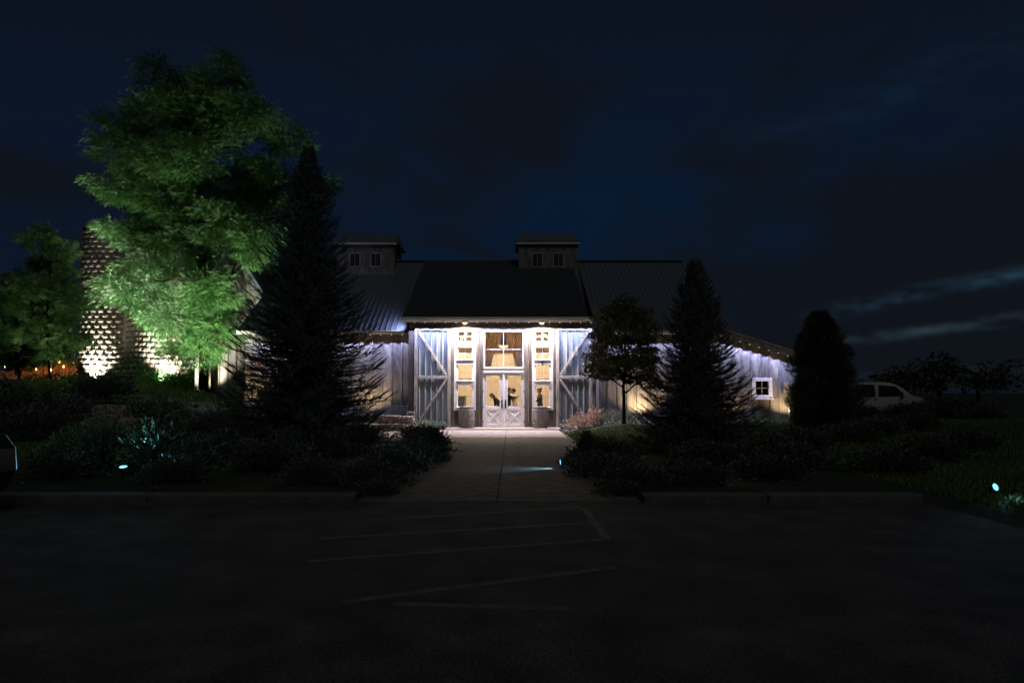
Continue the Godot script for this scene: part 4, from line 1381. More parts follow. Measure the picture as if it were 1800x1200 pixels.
	for q in [[2.5, 14.6, 1.1], [2.1, 17.9, 1.0], [2.0, 15.5, 0.85], [2.35, 19.6, 0.9], [2.05, 20.3, 0.6], [3.4, 19.4, 0.9], [4.4, 16.4, 1.2], [4.9, 18.6, 1.0], [5.9, 17.0, 1.2], [4.6, 13.4, 1.0], [6.4, 14.6, 1.2], [7.5, 17.8, 1.1], [7.9, 12.4, 1.3], [9.4, 15.6, 1.3], [10.6, 9.5, 1.4], [13.0, 6.2, 1.5], [15.5, 4.0, 1.3], [12.4, 12.2, 1.2], [16.8, -3.2, 1.5], [18.8, -3.0, 1.6], [20.6, -3.4, 1.5], [21.8, -2.0, 1.4], [21.2, -4.2, 2.2], [22.6, -4.4, 2.0]]:
		var c := copy(proto2, "low_shrub")
		c.position = on_ground(q[0], q[1])
		var w: Array = ["low dark feathery shrub in the bed below the smaller spruce", "shrubs below the smaller spruce"]
		if q[1] < 0.0: w = ["dark shrub hiding the lower half of the parked van", "shrubs before the van"]
		elif q[0] > 8.5: w = ["dark rounded shrub on the lawn between the smaller spruce and the van", "shrubs on the right lawn"]
		elif q[0] < 3.5: w = ["low dark feathery shrub lining the right edge of the path", "shrubs lining the path's right edge"]
		tag(c, w[0], "shrub", w[1])
		c.rotation.y = rng.randf() * TAU
		c.scale = Vector3.ONE * q[2]
	# small dwarf conifers standing up from the beds
	var tw2 := twig_mesh(0.14, 26, 0.02, 0.005)
	for q in [[1031, 812, 16.8, 0.75, "small pointed conifer at the lawn's edge beside the path lamp"], [764, 806, 17.2, 0.8, "small spiky conifer in the bed at the left edge of the path"]]:
		var b := at(q[0], q[1], q[2])
		b.y = ground_height(b.x, b.z)
		spruce(thing("dwarf_conifer", b, q[4], "shrub"), q[3], 0.26, 110, int(q[0]), tw2)
	# --- pink and sage shrubs in the bed by the right door
	rng.seed = 19
	var pink := leaf_mesh(0.075, 0.045)
	for q in [[1022, 0.66, 0.50, 30.2], [1046, 0.40, 0.58, 30.5]]:
		var b := at(q[0], 750, q[3])
		b.y = ground_height(b.x, b.z) - 0.02
		shrub("pink_shrub", b, Vector3(q[1], q[2], q[1] * 0.8), 1100, pink, M.pink_leaf, ["bushy shrub with pale pink leaves at the foot of the right barn door", "upright pale pink shrub between the pink bush and the sage bush"][1 if q[0] > 1030 else 0], "shrub")
	for q in [[1080, 0.62, 0.46], [1116, 0.55, 0.40]]:
		var b := at(q[0], 750, 30.3)
		b.y = ground_height(b.x, b.z) - 0.02
		shrub("sage_shrub", b, Vector3(q[1], q[2], q[1] * 0.8), 1700, leaf_mesh(0.085, 0.014), M.sage_leaf, ["grey green mounded shrub behind the trunk of the small round tree", "lower grey green shrub right of the small round tree's trunk"][1 if q[0] > 1100 else 0], "shrub")
	for q in [[742, 0.28, 0.30], [760, 0.30, 0.24], [777, 0.22, 0.20]]:
		var b := at(q[0], 756, 31.2)
		b.y = 0.0
		shrub("door_plant", b, Vector3(q[1], q[2], 0.22), 420, leaf_mesh(0.10, 0.03), M.sage_leaf, "small pale leafy plant at the foot of the left barn door", "plant", "plants below the left barn door")
	# --- leafy plants lit by the left flood, and round the silos
	var long_leaf := leaf_mesh(0.125, 0.036, 0.1)
	for q in [[180, 14.6, 0.62, 0.85, "leafy plant with drooping leaves in the flood light beside the pale boulder"], [268, 14.2, 0.60, 0.75, "leafy plant with long leaves lit green right of the flood light"], [128, 15.2, 0.6, 0.6, "dim leafy plant left of the flood-lit plants"], [330, 14.8, 0.6, 0.5, "dim leafy plant right of the flood-lit plants"]]:
		var b := on_ground(at(q[0], 780, q[1]).x, 32.0 - q[1])
		shrub("leafy_plant", b, Vector3(q[2], q[3], q[2]), 1100, long_leaf, M.bright_leaf, q[4], "plant", "", 12)
	var k3 := 0
	for q in [[108, 43.0, 1.1, 0.6], [132, 42.0, 0.8, 0.5], [235, 41.0, 1.2, 0.9], [270, 40.5, 1.1, 0.8], [305, 39.0, 1.1, 1.0], [325, 37.6, 0.9, 0.8], [205, 42.0, 1.0, 0.5], [60, 44.0, 1.1, 0.5], [442, 35.0, 0.8, 0.6]]:
		var b := on_ground(at(q[0], 680, q[1]).x, 32.0 - q[1])
		shrub("silo_shrub", b, Vector3(q[2], q[3], 0.7), 800, long_leaf, M.locust_leaf, "green leafy shrub on the raised bank at the foot of the silos", "shrub", "shrubs below the silos")
		k3 += 1

func make_grass() -> void:
	rng.seed = 23
	var mb := MB.new()
	for k in 7:
		var a := k * 2.4
		var p := Vector3(cos(a) * 0.03 * (k % 3), 0, sin(a) * 0.03 * (k % 3))
		var o := Vector3(cos(a * 1.7), 0, sin(a * 1.7))
		var s := Vector3(-o.z, 0, o.x) * 0.005
		var m := p + Vector3(0, 0.06, 0) + o * 0.012
		mb.tri(p - s, p + s, m + s * 0.8); mb.tri(p - s, m + s * 0.8, m - s * 0.8)
		mb.tri(m - s * 0.8, m + s * 0.8, p + Vector3(0, 0.11, 0) + o * 0.045)
	var l := []
	var c := []
	var put := func(x: float, z: float, sc: float) -> void:
		l.append(Transform3D(Basis(Vector3.UP, rng.randf() * TAU).scaled(Vector3(1, rng.randf_range(0.6, 1.3), 1) * sc), Vector3(x, ground_height(x, z) + 0.0, z)))
		var g := rng.randf_range(0.6, 1.3)
		c.append(Color(g * rng.randf_range(0.8, 1.4), g, g * 0.8))
	for k in 16000: put.call(rng.randf_range(2.35, 9.5), rng.randf_range(3.2, 14.0), 0.7)
	for k in 9000: put.call(rng.randf_range(9.5, 24.0), rng.randf_range(-2.0, 15.0), 1.0)
	for k in 14000: put.call(rng.randf_range(-34.0, -9.0), rng.randf_range(-13.0, -1.0), 1.9)
	for k in 9000: put.call(rng.randf_range(6.7, 12.5), rng.randf_range(16.0, 23.5), 0.7)
	for k in 600: put.call(rng.randf_range(3.4, 6.7), rng.randf_range(14.0, 17.0), 0.7)
	for k in 9000: put.call(rng.randf_range(-14.0, -4.0), rng.randf_range(7.0, 17.0), 0.9)
	var o := multi("grass", mb.mesh(), M.grass, l, self, c)
	tag(o, "short green grass of the lawns and banks round the barn", "grass")
	# pale leaf litter and chips on the mulch bed by the small tree
	var lm := leaf_mesh(0.07, 0.045, 0.3)
	l = []
	c = []
	for k in 5200:
		var x := rng.randf_range(2.5, 9.0)
		var z := rng.randf_range(0.0, 3.9) if x > 3.4 else rng.randf_range(0.3, 2.6)
		if z > 3.0 + 0.8 * sin(x * 1.3): continue
		l.append(Transform3D(facing(Vector3(rng.randf_range(-1, 1), rng.randf_range(-0.2, 0.3), rng.randf_range(-1, 1))).scaled_local(Vector3.ONE * rng.randf_range(0.5, 1.2)), Vector3(x, ground_height(x, z) + rng.randf_range(0.004, 0.03), z)))
		var g := pow(rng.randf(), 2.5) * 0.9 + 0.22
		c.append(Color(g, g * 0.86, g * 0.74))
	var lit := multi("leaf_litter", lm, M.litter, l, self, c)
	tag(lit, "pale dry leaf litter on the mulch bed right of the entrance", "leaf litter")

# ---------------------------------------------------------------- silos
func silo(where: Vector3, r: float, tall: float, label: String, sd: int) -> void:
	rng.seed = sd
	var s := thing("silo", where, label, "silo", "concrete block silos")
	var core := MB.new()
	core.lathe([Vector2(r - 0.05, -0.4), Vector2(r - 0.05, tall)], 40)
	part("wall", core.mesh(), M.silo_joint, s)
	var dome := MB.new()
	var pr := []
	for k in 9: pr.append(Vector2((r + 0.06) * cos(k / 8.0 * PI / 2), tall + 0.02 + r * 0.3 * sin(k / 8.0 * PI / 2)))
	dome.lathe(pr, 36)
	part("dome", dome.mesh(), M.zinc, s)
	var n := int(TAU * r / 0.45)
	var w := TAU * r / n
	var hh := 0.31
	# rock-faced block, bulging out of its joints
	var var_meshes := []
	for q in 4:
		var mb := MB.new()
		var nx := 4
		var ny := 3
		var g := []
		for i in nx + 1:
			var row := []
			for j in ny + 1:
				var edge := i == 0 or j == 0 or i == nx or j == ny
				var z := 0.0 if edge else rng.randf_range(0.055, 0.115)
				row.append(Vector3((float(i) / nx - 0.5) * (w - 0.035), (float(j) / ny - 0.5) * (hh - 0.035), z))
			g.append(row)
		for i in nx:
			for j in ny:
				mb.quad(g[i][j], g[i + 1][j], g[i + 1][j + 1], g[i][j + 1])
		for i in nx:
			mb.quad_out(g[i][0], g[i + 1][0], g[i + 1][0] - Vector3(0, 0, 0.07), g[i][0] - Vector3(0, 0, 0.07), Vector3.DOWN)
			mb.quad_out(g[i][ny], g[i + 1][ny], g[i + 1][ny] - Vector3(0, 0, 0.07), g[i][ny] - Vector3(0, 0, 0.07), Vector3.UP)
		for j in ny:
			mb.quad_out(g[0][j], g[0][j + 1], g[0][j + 1] - Vector3(0, 0, 0.07), g[0][j] - Vector3(0, 0, 0.07), Vector3.LEFT)
			mb.quad_out(g[nx][j], g[nx][j + 1], g[nx][j + 1] - Vector3(0, 0, 0.07), g[nx][j] - Vector3(0, 0, 0.07), Vector3.RIGHT)
		var_meshes.append(mb.mesh())
	var rest := [[], [], [], []]
	var built := 0
	for row in int(tall / hh):
		for k in n:
			var a := (k + 0.5 * (row % 2)) * TAU / n
			var out := Vector3(cos(a), 0, sin(a))
			var tr := Transform3D(Basis(Vector3.UP.cross(out), Vector3.UP, out), out * (r + rng.randf_range(-0.008, 0.012)) + Vector3(0, (row + 0.5) * hh, 0))
			var q := rng.randi() % 4
			if built < 300 and out.z > 0.12:
				var o := part("block", var_meshes[q], M.silo, s)
				o.transform = tr
				built += 1
			else:
				rest[q].append(tr)
	for q in 4: multi("blocks", var_meshes[q], M.silo, rest[q], s)

# ---------------------------------------------------------------- stones, barrels, small things
func rock_mesh(s: Vector3, sd: int) -> ArrayMesh:
	var n := noise(sd, 1.6, 4)
	var n2 := noise(sd + 7, 5.0, 3)
	var mb := MB.new()
	var k := 11
	for ax in 3:
		var u := (ax + 1) % 3
		var w := (ax + 2) % 3
		for sg in [-1.0, 1.0]:
			var f := func(i: int, j: int) -> Vector3:
				var q := Vector3.ZERO
				q[ax] = sg; q[u] = 2.0 * i / k - 1.0; q[w] = 2.0 * j / k - 1.0
				var e := q.normalized() * 1.25
				q = q.lerp(e, 0.16)
				var w3 := q * s * 3.2 + Vector3.ONE * sd
				q += q.normalized() * (n.get_noise_3dv(w3) * 0.30 + n2.get_noise_3dv(w3) * 0.14)
				return q * s * 0.5
			for i in k:
				for j in k:
					var o := Vector3.ZERO
					o[ax] = sg
					mb.quad_out(f.call(i, j), f.call(i + 1, j), f.call(i + 1, j + 1), f.call(i, j + 1), o)
	return mb.mesh()

func make_stones() -> void:
	var i := 0
	for q in [[687, 737.5, 30.6, 0.72, 0.33], [714, 738, 30.5, 0.60, 0.31], [642, 737, 30.7, 1.35, 0.36], [585, 736, 30.8, 1.2, 0.34], [690, 751, 30.2, 0.95, 0.30], [718, 751.5, 30.1, 0.55, 0.26], [640, 751, 30.3, 1.25, 0.32], [580, 750, 30.4, 1.3, 0.32], [722, 726.5, 31.2, 0.28, 0.14]]:
		var p := at(q[0], q[1], q[2])
		var lab: String = "rough limestone block in the low wall left of the entrance"
		if i == 8: lab = "small pale stone lying on top of the limestone wall"
		var o := part("limestone_block", rock_mesh(Vector3(q[3], q[4], 0.6 if i < 8 else 0.25), 50 + i), M.rock, self, p)
		tag(o, lab, "stone", "limestone blocks of the low wall" if i < 8 else "")
		i += 1
	var b := part("boulder", rock_mesh(Vector3(0.55, 0.4, 0.5), 91), M.rock, self, on_ground(at(192, 730, 17.0).x, 15.0) + Vector3(0, 0.35, 0))
	b.position.y = at(190, 728, 17.0).y
	tag(b, "pale boulder lit by the flood light behind the leafy plants", "stone")
	var under := part("boulder", rock_mesh(Vector3(1.0, 1.3, 0.8), 93), M.rock, self, Vector3(b.position.x, b.position.y - 0.75, b.position.z - 0.1))
	tag(under, "large dark boulder carrying the pale boulder behind the leafy plants", "stone")

func barrel(px: float) -> void:
	var t := thing("barrel", Vector3(fx(px, 31.4), 0.045, 0.60), "weathered oak barrel standing left of the entrance door" if px < 880 else "weathered oak barrel standing right of the entrance door", "barrel", "barrels by the door")
	var h := 0.90
	var mb := MB.new()
	var staves := 22
	for k in staves:
		var a0 := TAU * (k + 0.03) / staves
		var a1 := TAU * (k + 0.97) / staves
		var dr := 0.004 * sin(k * 5.1)
		for i in 10:
			var f := func(j: int) -> float: return 0.285 + 0.07 * sin(PI * j / 10.0) + dr
			var y0 := h * i / 10.0
			var y1 := h * (i + 1) / 10.0
			var g := func(a: float, r: float, y: float) -> Vector3: return Vector3(cos(a) * r, y, sin(a) * r)
			var am := (a0 + a1) / 2
			mb.quad_out(g.call(a0, f.call(i), y0), g.call(a1, f.call(i), y0), g.call(a1, f.call(i + 1), y1), g.call(a0, f.call(i + 1), y1), Vector3(cos(am), 0, sin(am)))
			mb.quad_out(g.call(a1, f.call(i), y0), g.call(a1 + 0.017, f.call(i) - 0.01, y0), g.call(a1 + 0.017, f.call(i + 1) - 0.01, y1), g.call(a1, f.call(i + 1), y1), Vector3(cos(am), 0, sin(am)))
	part("staves", mb.mesh(), M.barrel_wood, t)
	mb = MB.new()
	mb.lathe([Vector2(0.28, h - 0.04), Vector2(0.0, h - 0.035)], 22)
	part("head", mb.mesh(), M.barrel_wood, t)
	mb = MB.new()
	mb.lathe([Vector2(0.262, h - 0.04), Vector2(0.262, h + 0.004), Vector2(0.29, h + 0.004), Vector2(0.292, h - 0.005)], 22)
	part("rim", mb.mesh(), M.barrel_wood, t)
	for y in [0.02, 0.15, 0.29, 0.57, 0.70, 0.84]:
		var hp := MB.new()
		var rr := func(yy: float) -> float: return 0.292 + 0.07 * sin(PI * yy / h)
		hp.lathe([Vector2(rr.call(y), y), Vector2(rr.call(y) + 0.006, y + 0.003), Vector2(rr.call(y + 0.04) + 0.006, y + 0.037), Vector2(rr.call(y + 0.04), y + 0.04)], 26)
		part("hoop", hp.mesh(), M.iron, t)

# ---------------------------------------------------------------- people: capsules joined with a smooth minimum, meshed as surface nets
func nets(mb: MB, caps: Array, cell: float, k: float, palette: Array) -> void:
	var lo := Vector3.ONE * 99
	var hi := -lo
	for c in caps:
		for q in [[c[0], c[2]], [c[1], c[3]]]:
			lo = lo.min(q[0] - Vector3.ONE * (q[1] + 3 * cell)); hi = hi.max(q[0] + Vector3.ONE * (q[1] + 3 * cell))
	var nx := int((hi.x - lo.x) / cell) + 2
	var ny := int((hi.y - lo.y) / cell) + 2
	var nz := int((hi.z - lo.z) / cell) + 2
	var fld := PackedFloat32Array()
	fld.resize(nx * ny * nz)
	fld.fill(1.0)
	var near := PackedFloat32Array()
	near.resize(nx * ny * nz)
	near.fill(9.0)
	var who := PackedInt32Array()
	who.resize(nx * ny * nz)
	for c in caps:
		var a: Vector3 = c[0]
		var b: Vector3 = c[1]
		var ra: float = c[2]
		var rb: float = c[3]
		var m := Vector3.ONE * (maxf(ra, rb) + 2.5 * cell + k)
		var l := ((a.min(b) - m - lo) / cell).floor()
		var h := ((a.max(b) + m - lo) / cell).ceil()
		var ab := b - a
		var ll := maxf(ab.length_squared(), 1e-8)
		for x in range(maxi(0, int(l.x)), mini(nx, int(h.x) + 1)):
			for y in range(maxi(0, int(l.y)), mini(ny, int(h.y) + 1)):
				for z in range(maxi(0, int(l.z)), mini(nz, int(h.z) + 1)):
					var p := lo + Vector3(x, y, z) * cell
					var t := clampf((p - a).dot(ab) / ll, 0, 1)
					var dd := p.distance_to(a + ab * t) - lerpf(ra, rb, t)
					var id := (x * ny + y) * nz + z
					if dd < near[id]:
						near[id] = dd; who[id] = c[4]
					var o := fld[id]
					var s := maxf(k - absf(o - dd), 0.0) / k
					fld[id] = minf(o, dd) - s * s * k * 0.25
	var vert := {}
	var norm := {}
	var cc := {}
	for x in nx - 1:
		for y in ny - 1:
			for z in nz - 1:
				var id := (x * ny + y) * nz + z
				var mask := 0
				var v := []
				for q in 8:
					var f: float = fld[id + ((q & 1) * ny + ((q >> 1) & 1)) * nz + (q >> 2)]
					v.append(f)
					if f < 0: mask |= 1 << q
				if mask == 0 or mask == 255: continue
				var sum := Vector3.ZERO
				var n := 0
				for e in [[0, 1], [2, 3], [4, 5], [6, 7], [0, 2], [1, 3], [4, 6], [5, 7], [0, 4], [1, 5], [2, 6], [3, 7]]:
					var fa: float = v[e[0]]
					var fb: float = v[e[1]]
					if (fa < 0) == (fb < 0): continue
					var t := fa / (fa - fb)
					sum += Vector3(e[0] & 1, (e[0] >> 1) & 1, e[0] >> 2).lerp(Vector3(e[1] & 1, (e[1] >> 1) & 1, e[1] >> 2), t)
					n += 1
				vert[id] = lo + (Vector3(x, y, z) + sum / n) * cell
				norm[id] = Vector3(v[1] + v[3] + v[5] + v[7] - v[0] - v[2] - v[4] - v[6], v[2] + v[3] + v[6] + v[7] - v[0] - v[1] - v[4] - v[5], v[4] + v[5] + v[6] + v[7] - v[0] - v[1] - v[2] - v[3]).normalized()
				cc[id] = palette[who[id]]
	var sx := ny * nz
	var sy := nz
	for id in vert.keys():
		for ax in 3:
			var st: int = [sx, sy, 1][ax]
			var u: int = [sy, 1, sx][ax]
			var w: int = [1, sx, sy][ax]
			# the edge that leaves this cell's lowest corner along the axis
			if (fld[id] < 0) == (fld[id + st] < 0): continue
			var ids := [id, id - u, id - u - w, id - w]
			if not (vert.has(ids[1]) and vert.has(ids[2]) and vert.has(ids[3])): continue
			var p := []
			var q := []
			for j in ids:
				p.append(vert[j]); q.append(norm[j])
			if (p[1] - p[0]).cross(p[2] - p[0]).dot(q[0] + q[2]) < 0:
				p.reverse(); q.reverse()
			mb.col = cc[id]
			mb.smooth_quad(p, q)

func hand_caps(w: Vector3, dir: Vector3, palm: Vector3, thumb: Vector3, curl: float, col: int) -> Array:
	var c := []
	var d := dir.normalized()
	var n := palm.normalized()
	var s := thumb.normalized()
	for k in 4:
		c.append([w + d * 0.015 + s * (k - 1.5) * 0.012, w + d * 0.085 + s * (1.5 - k) * 0.019, 0.014, 0.011, col])
	for k in 4:
		var p := w + d * 0.088 + s * (1.5 - k) * 0.021
		var l: float = [0.040, 0.045, 0.042, 0.033][k]
		var a := d
		for j in 3:
			a = (a * cos(curl) + n * sin(curl)).normalized()
			var n2 := (n - a * n.dot(a)).normalized()
			n = n2
			var e: Vector3 = p + a * l * [1.0, 0.65, 0.5][j]
			c.append([p, e, 0.0088 - 0.0006 * j, 0.0082 - 0.0006 * j, col])
			p = e
		n = palm.normalized()
	var t0 := w + d * 0.03 + s * 0.03
	var t1 := t0 + (d * 0.6 + s * 0.7 + n * 0.3).normalized() * 0.04
	var t2 := t1 + (d * 0.9 + s * 0.15 + n * 0.4).normalized() * 0.032
	c.append([t0, t1, 0.012, 0.010, col]); c.append([t1, t2, 0.010, 0.0085, col])
	return c

# arms: for left (-x) and right (+x): [elbow, wrist]; all in the person's own axes, facing +z, before the lean
func person(where: Vector3, turn: float, label: String, lean: float, arms: Array, pal: Array, hair: String, tall := 1.0, skirt := false, nod := 0.0) -> Node3D:
	# palette: 0 skin 1 top 2 legs 3 shoes 4 lips and brows 5 sleeve
	var t := thing("person", where, label, "person", "", turn)
	t.scale = Vector3.ONE * tall
	var hip := Vector3(0, 0.94, 0)
	var R := Basis(Vector3.RIGHT, lean)
	var up := func(p: Vector3) -> Vector3: return hip + R * (p - hip)
	var caps := []
	for s in [-1.0, 1.0]:
		var hj := Vector3(s * 0.09, 0.92, -0.12 * sin(lean))
		var kn := Vector3(s * 0.10, 0.50, 0.03 - 0.06 * sin(lean))
		var an := Vector3(s * 0.105, 0.09, -0.03 - 0.06 * sin(lean))
		caps.append([hj, kn, 0.088, 0.058, 2]); caps.append([kn, an, 0.058, 0.040, 2])
		caps.append([an + Vector3(0, -0.045, -0.02), an + Vector3(s * 0.015, -0.055, 0.15), 0.038, 0.032, 3])
	if skirt: caps.append([Vector3(0, 0.9, 0), Vector3(0, 0.55, 0.01), 0.15, 0.19, 2])
	caps.append([Vector3(-0.06, 0.96, -0.1 * sin(lean)), Vector3(0.06, 0.96, -0.1 * sin(lean)), 0.115, 0.115, 2])
	for q in [[Vector3(0, 1.0, 0), Vector3(0, 1.2, 0.005), 0.115, 0.12], [Vector3(-0.07, 1.26, 0), Vector3(0.07, 1.26, 0), 0.105, 0.105], [Vector3(-0.13, 1.37, -0.01), Vector3(0.13, 1.37, -0.01), 0.07, 0.07]]:
		caps.append([up.call(q[0]), up.call(q[1]), q[2], q[3], 1])
	caps.append([up.call(Vector3(0, 1.40, -0.01)), up.call(Vector3(0, 1.50, 0.01)), 0.052, 0.048, 0])
	var hands := []
	for i in 2:
		var s := -1.0 if i == 0 else 1.0
		var sh: Vector3 = up.call(Vector3(s * 0.175, 1.37, -0.01))
		var el: Vector3 = up.call(arms[i][0])
		var wr: Vector3 = up.call(arms[i][1])
		caps.append([sh, el, 0.056, 0.044, 5]); caps.append([el, wr, 0.043, 0.030, 5])
		caps.append([wr, wr + (wr - el).normalized() * 0.02, 0.026, 0.024, 0])
		var fd := (wr - el).normalized()
		var pn := fd.cross(Vector3(0, 1, 0)).normalized() * s
		if pn.length() < 0.3: pn = Vector3(-s, 0, 0)
		hands.append_array(hand_caps(wr + fd * 0.012, fd, pn, pn.cross(fd).normalized() * s, 0.35, 0))
	var mb := MB.new()
	mb.colored = true
	nets(mb, caps, 0.018, 0.035, pal)
	nets(mb, hands, 0.0065, 0.008, pal)
	# head
	var hc: Vector3 = up.call(Vector3(0, 1.585, 0.02))
	var H := Basis(Vector3.RIGHT, lean * 0.8 + nod)
	var hp := func(x: float, y: float, z: float) -> Vector3: return hc + H * Vector3(x, y, z)
	var head := [[hp.call(0, 0.035, -0.015), hp.call(0, 0.03, 0.01), 0.080, 0.076, 0], [hp.call(0, -0.03, 0.02), hp.call(0, -0.075, 0.045), 0.062, 0.036, 0], [hp.call(0, 0.012, 0.085), hp.call(0, -0.022, 0.102), 0.010, 0.014, 0], [hp.call(-0.018, -0.058, 0.076), hp.call(0.018, -0.058, 0.076), 0.008, 0.008, 4], [hp.call(0, -0.09, -0.02), hp.call(0, -0.03, -0.02), 0.05, 0.05, 0]]
	for s in [-1.0, 1.0]:
		head.append([hp.call(s * 0.03, 0.008, 0.075), hp.call(s * 0.034, 0.008, 0.074), 0.010, 0.010, 4])
		head.append([hp.call(s * 0.02, 0.028, 0.083), hp.call(s * 0.045, 0.028, 0.070), 0.006, 0.005, 4])
		head.append([hp.call(s * 0.082, 0.015, -0.005), hp.call(s * 0.082, -0.025, 0.0), 0.016, 0.010, 0])
	nets(mb, head, 0.009, 0.018, pal)
	var bm := plain(Color(1, 1, 1), 0.8)
	bm.vertex_color_use_as_albedo = true
	part("body", mb.mesh(), bm, t)
	var hm := MB.new()
	hm.colored = true
	var hr := [[hp.call(0, 0.05, -0.035), hp.call(0, 0.062, 0.02), 0.088, 0.072, 0], [hp.call(-0.05, 0.03, -0.04), hp.call(0.05, 0.03, -0.04), 0.052, 0.052, 0], [hp.call(0, 0.0, -0.06), hp.call(0, -0.05, -0.06), 0.06, 0.035, 0]]
	if hair == "bun": hr.append([hp.call(0, 0.11, -0.09), hp.call(0, 0.125, -0.105), 0.048, 0.042, 0])
	if hair == "long": hr.append([hp.call(-0.03, -0.02, -0.07), hp.call(-0.02, -0.22, -0.09), 0.06, 0.045, 0]); hr.append([hp.call(0.03, -0.02, -0.07), hp.call(0.02, -0.22, -0.09), 0.06, 0.045, 0])
	nets(hm, hr, 0.012, 0.02, [Color(0.022, 0.015, 0.010)])
	part("hair", hm.mesh(), bm, t)
	return t

func make_people() -> void:
	var skin := Color(0.42, 0.24, 0.16)
	var lips := Color(0.16, 0.06, 0.05)
	var black := Color(0.016, 0.016, 0.02)
	var d := 34.3
	var z := 32.0 - d
	var y := 0.036
	person(Vector3(fx(893.5, d), y, z), PI / 2, "person in a dark jacket hugging someone behind the right glass door", 0.04, [[Vector3(-0.24, 1.26, 0.20), Vector3(-0.06, 1.28, 0.36)], [Vector3(0.27, 1.20, 0.19), Vector3(0.16, 1.30, 0.38)]], [skin, black, Color(0.02, 0.02, 0.025), black, lips, black], "short")
	person(Vector3(fx(905.0, d), y, z - 0.06), -PI / 2 - 0.15, "person in a cream top being hugged behind the right glass door", 0.08, [[Vector3(-0.24, 1.38, 0.18), Vector3(-0.14, 1.46, 0.42)], [Vector3(0.26, 1.36, 0.16), Vector3(0.15, 1.45, 0.40)]], [skin, Color(0.62, 0.50, 0.36), Color(0.45, 0.36, 0.26), black, lips, Color(0.70, 0.62, 0.5)], "short", 0.98)
	person(Vector3(fx(880.5, d), y, z + 0.05), -PI / 2 + 0.3, "person in dark clothes bending forward behind the left glass door", 0.75, [[Vector3(-0.22, 1.12, 0.14), Vector3(-0.16, 1.02, 0.34)], [Vector3(0.22, 1.12, 0.14), Vector3(0.16, 1.02, 0.34)]], [skin, black, Color(0.03, 0.03, 0.035), black, lips, black], "long", 0.95)
	var w := person(Vector3(fx(949.5, d), y, z), -PI / 2 + 0.25, "person with hair in a bun and dark top standing behind the right window stack", 0.05, [[Vector3(-0.23, 1.12, 0.05), Vector3(-0.09, 1.13, 0.26)], [Vector3(0.25, 1.12, 0.0), Vector3(0.14, 1.12, 0.24)]], [skin, Color(0.025, 0.02, 0.02), black, black, lips, Color(0.03, 0.022, 0.02)], "bun", 0.985, true)
	# amber tumbler in that person's hand
	var hnd: Vector3 = w.transform * Vector3(-0.06, 1.10, 0.37)
	var g := MB.new()
	g.lathe([Vector2(0, 0), Vector2(0.032, 0), Vector2(0.036, 0.10), Vector2(0.033, 0.10), Vector2(0.029, 0.01), Vector2(0, 0.01)], 16)
	var cup := part("tumbler", g.mesh(), plain(lin(0.75, 0.42, 0.12), 0.2), self, hnd)
	tag(cup, "small amber tumbler held by the person with the hair bun", "glass")
	# reception table with a white vase, and the chalkboard seen in the left stack
	var tb := thing("hall_table", Vector3(fx(908, 35.0), y, -3.0), "narrow dark table behind the right glass door", "table")
	board("table_top", Vector3(-0.45, 0.82, -0.22), Vector3(0.45, 0.86, 0.22), M.dark_wood, tb)
	for sx in [-0.4, 0.4]:
		for sz in [-0.17, 0.17]: board("leg", Vector3(sx - 0.025, 0, sz - 0.025), Vector3(sx + 0.025, 0.819, sz + 0.025), M.dark_wood, tb)
	var vs := MB.new()
	vs.lathe([Vector2(0, 0), Vector2(0.05, 0), Vector2(0.075, 0.08), Vector2(0.07, 0.18), Vector2(0.03, 0.27), Vector2(0.038, 0.31), Vector2(0.03, 0.31), Vector2(0.022, 0.27), Vector2(0, 0.26)], 20)
	var vase := part("vase", vs.mesh(), plain(lin(0.75, 0.72, 0.68), 0.3), self, Vector3(fx(908.5, 35.0), y + 0.862, -3.0))
	tag(vase, "white vase on the narrow table in the hall", "vase")
	var cb := thing("chalkboard", Vector3(fx(809.5, 35.5), 0.036, -3.5), "dark framed chalkboard standing behind the left window stack", "chalkboard")
	board("slate", Vector3(-0.30, 0.3, -0.02), Vector3(0.22, 1.28, 0.0), plain(lin(0.05, 0.055, 0.045), 0.9), cb, 0.002)
	for q in [[-0.35, -0.301], [0.221, 0.27]]: board("frame", Vector3(q[0], 0.0, -0.025), Vector3(q[1], 1.33, 0.01), M.dark_wood, cb)
	board("frame", Vector3(-0.300, 1.281, -0.025), Vector3(0.22, 1.33, 0.009), M.dark_wood, cb)

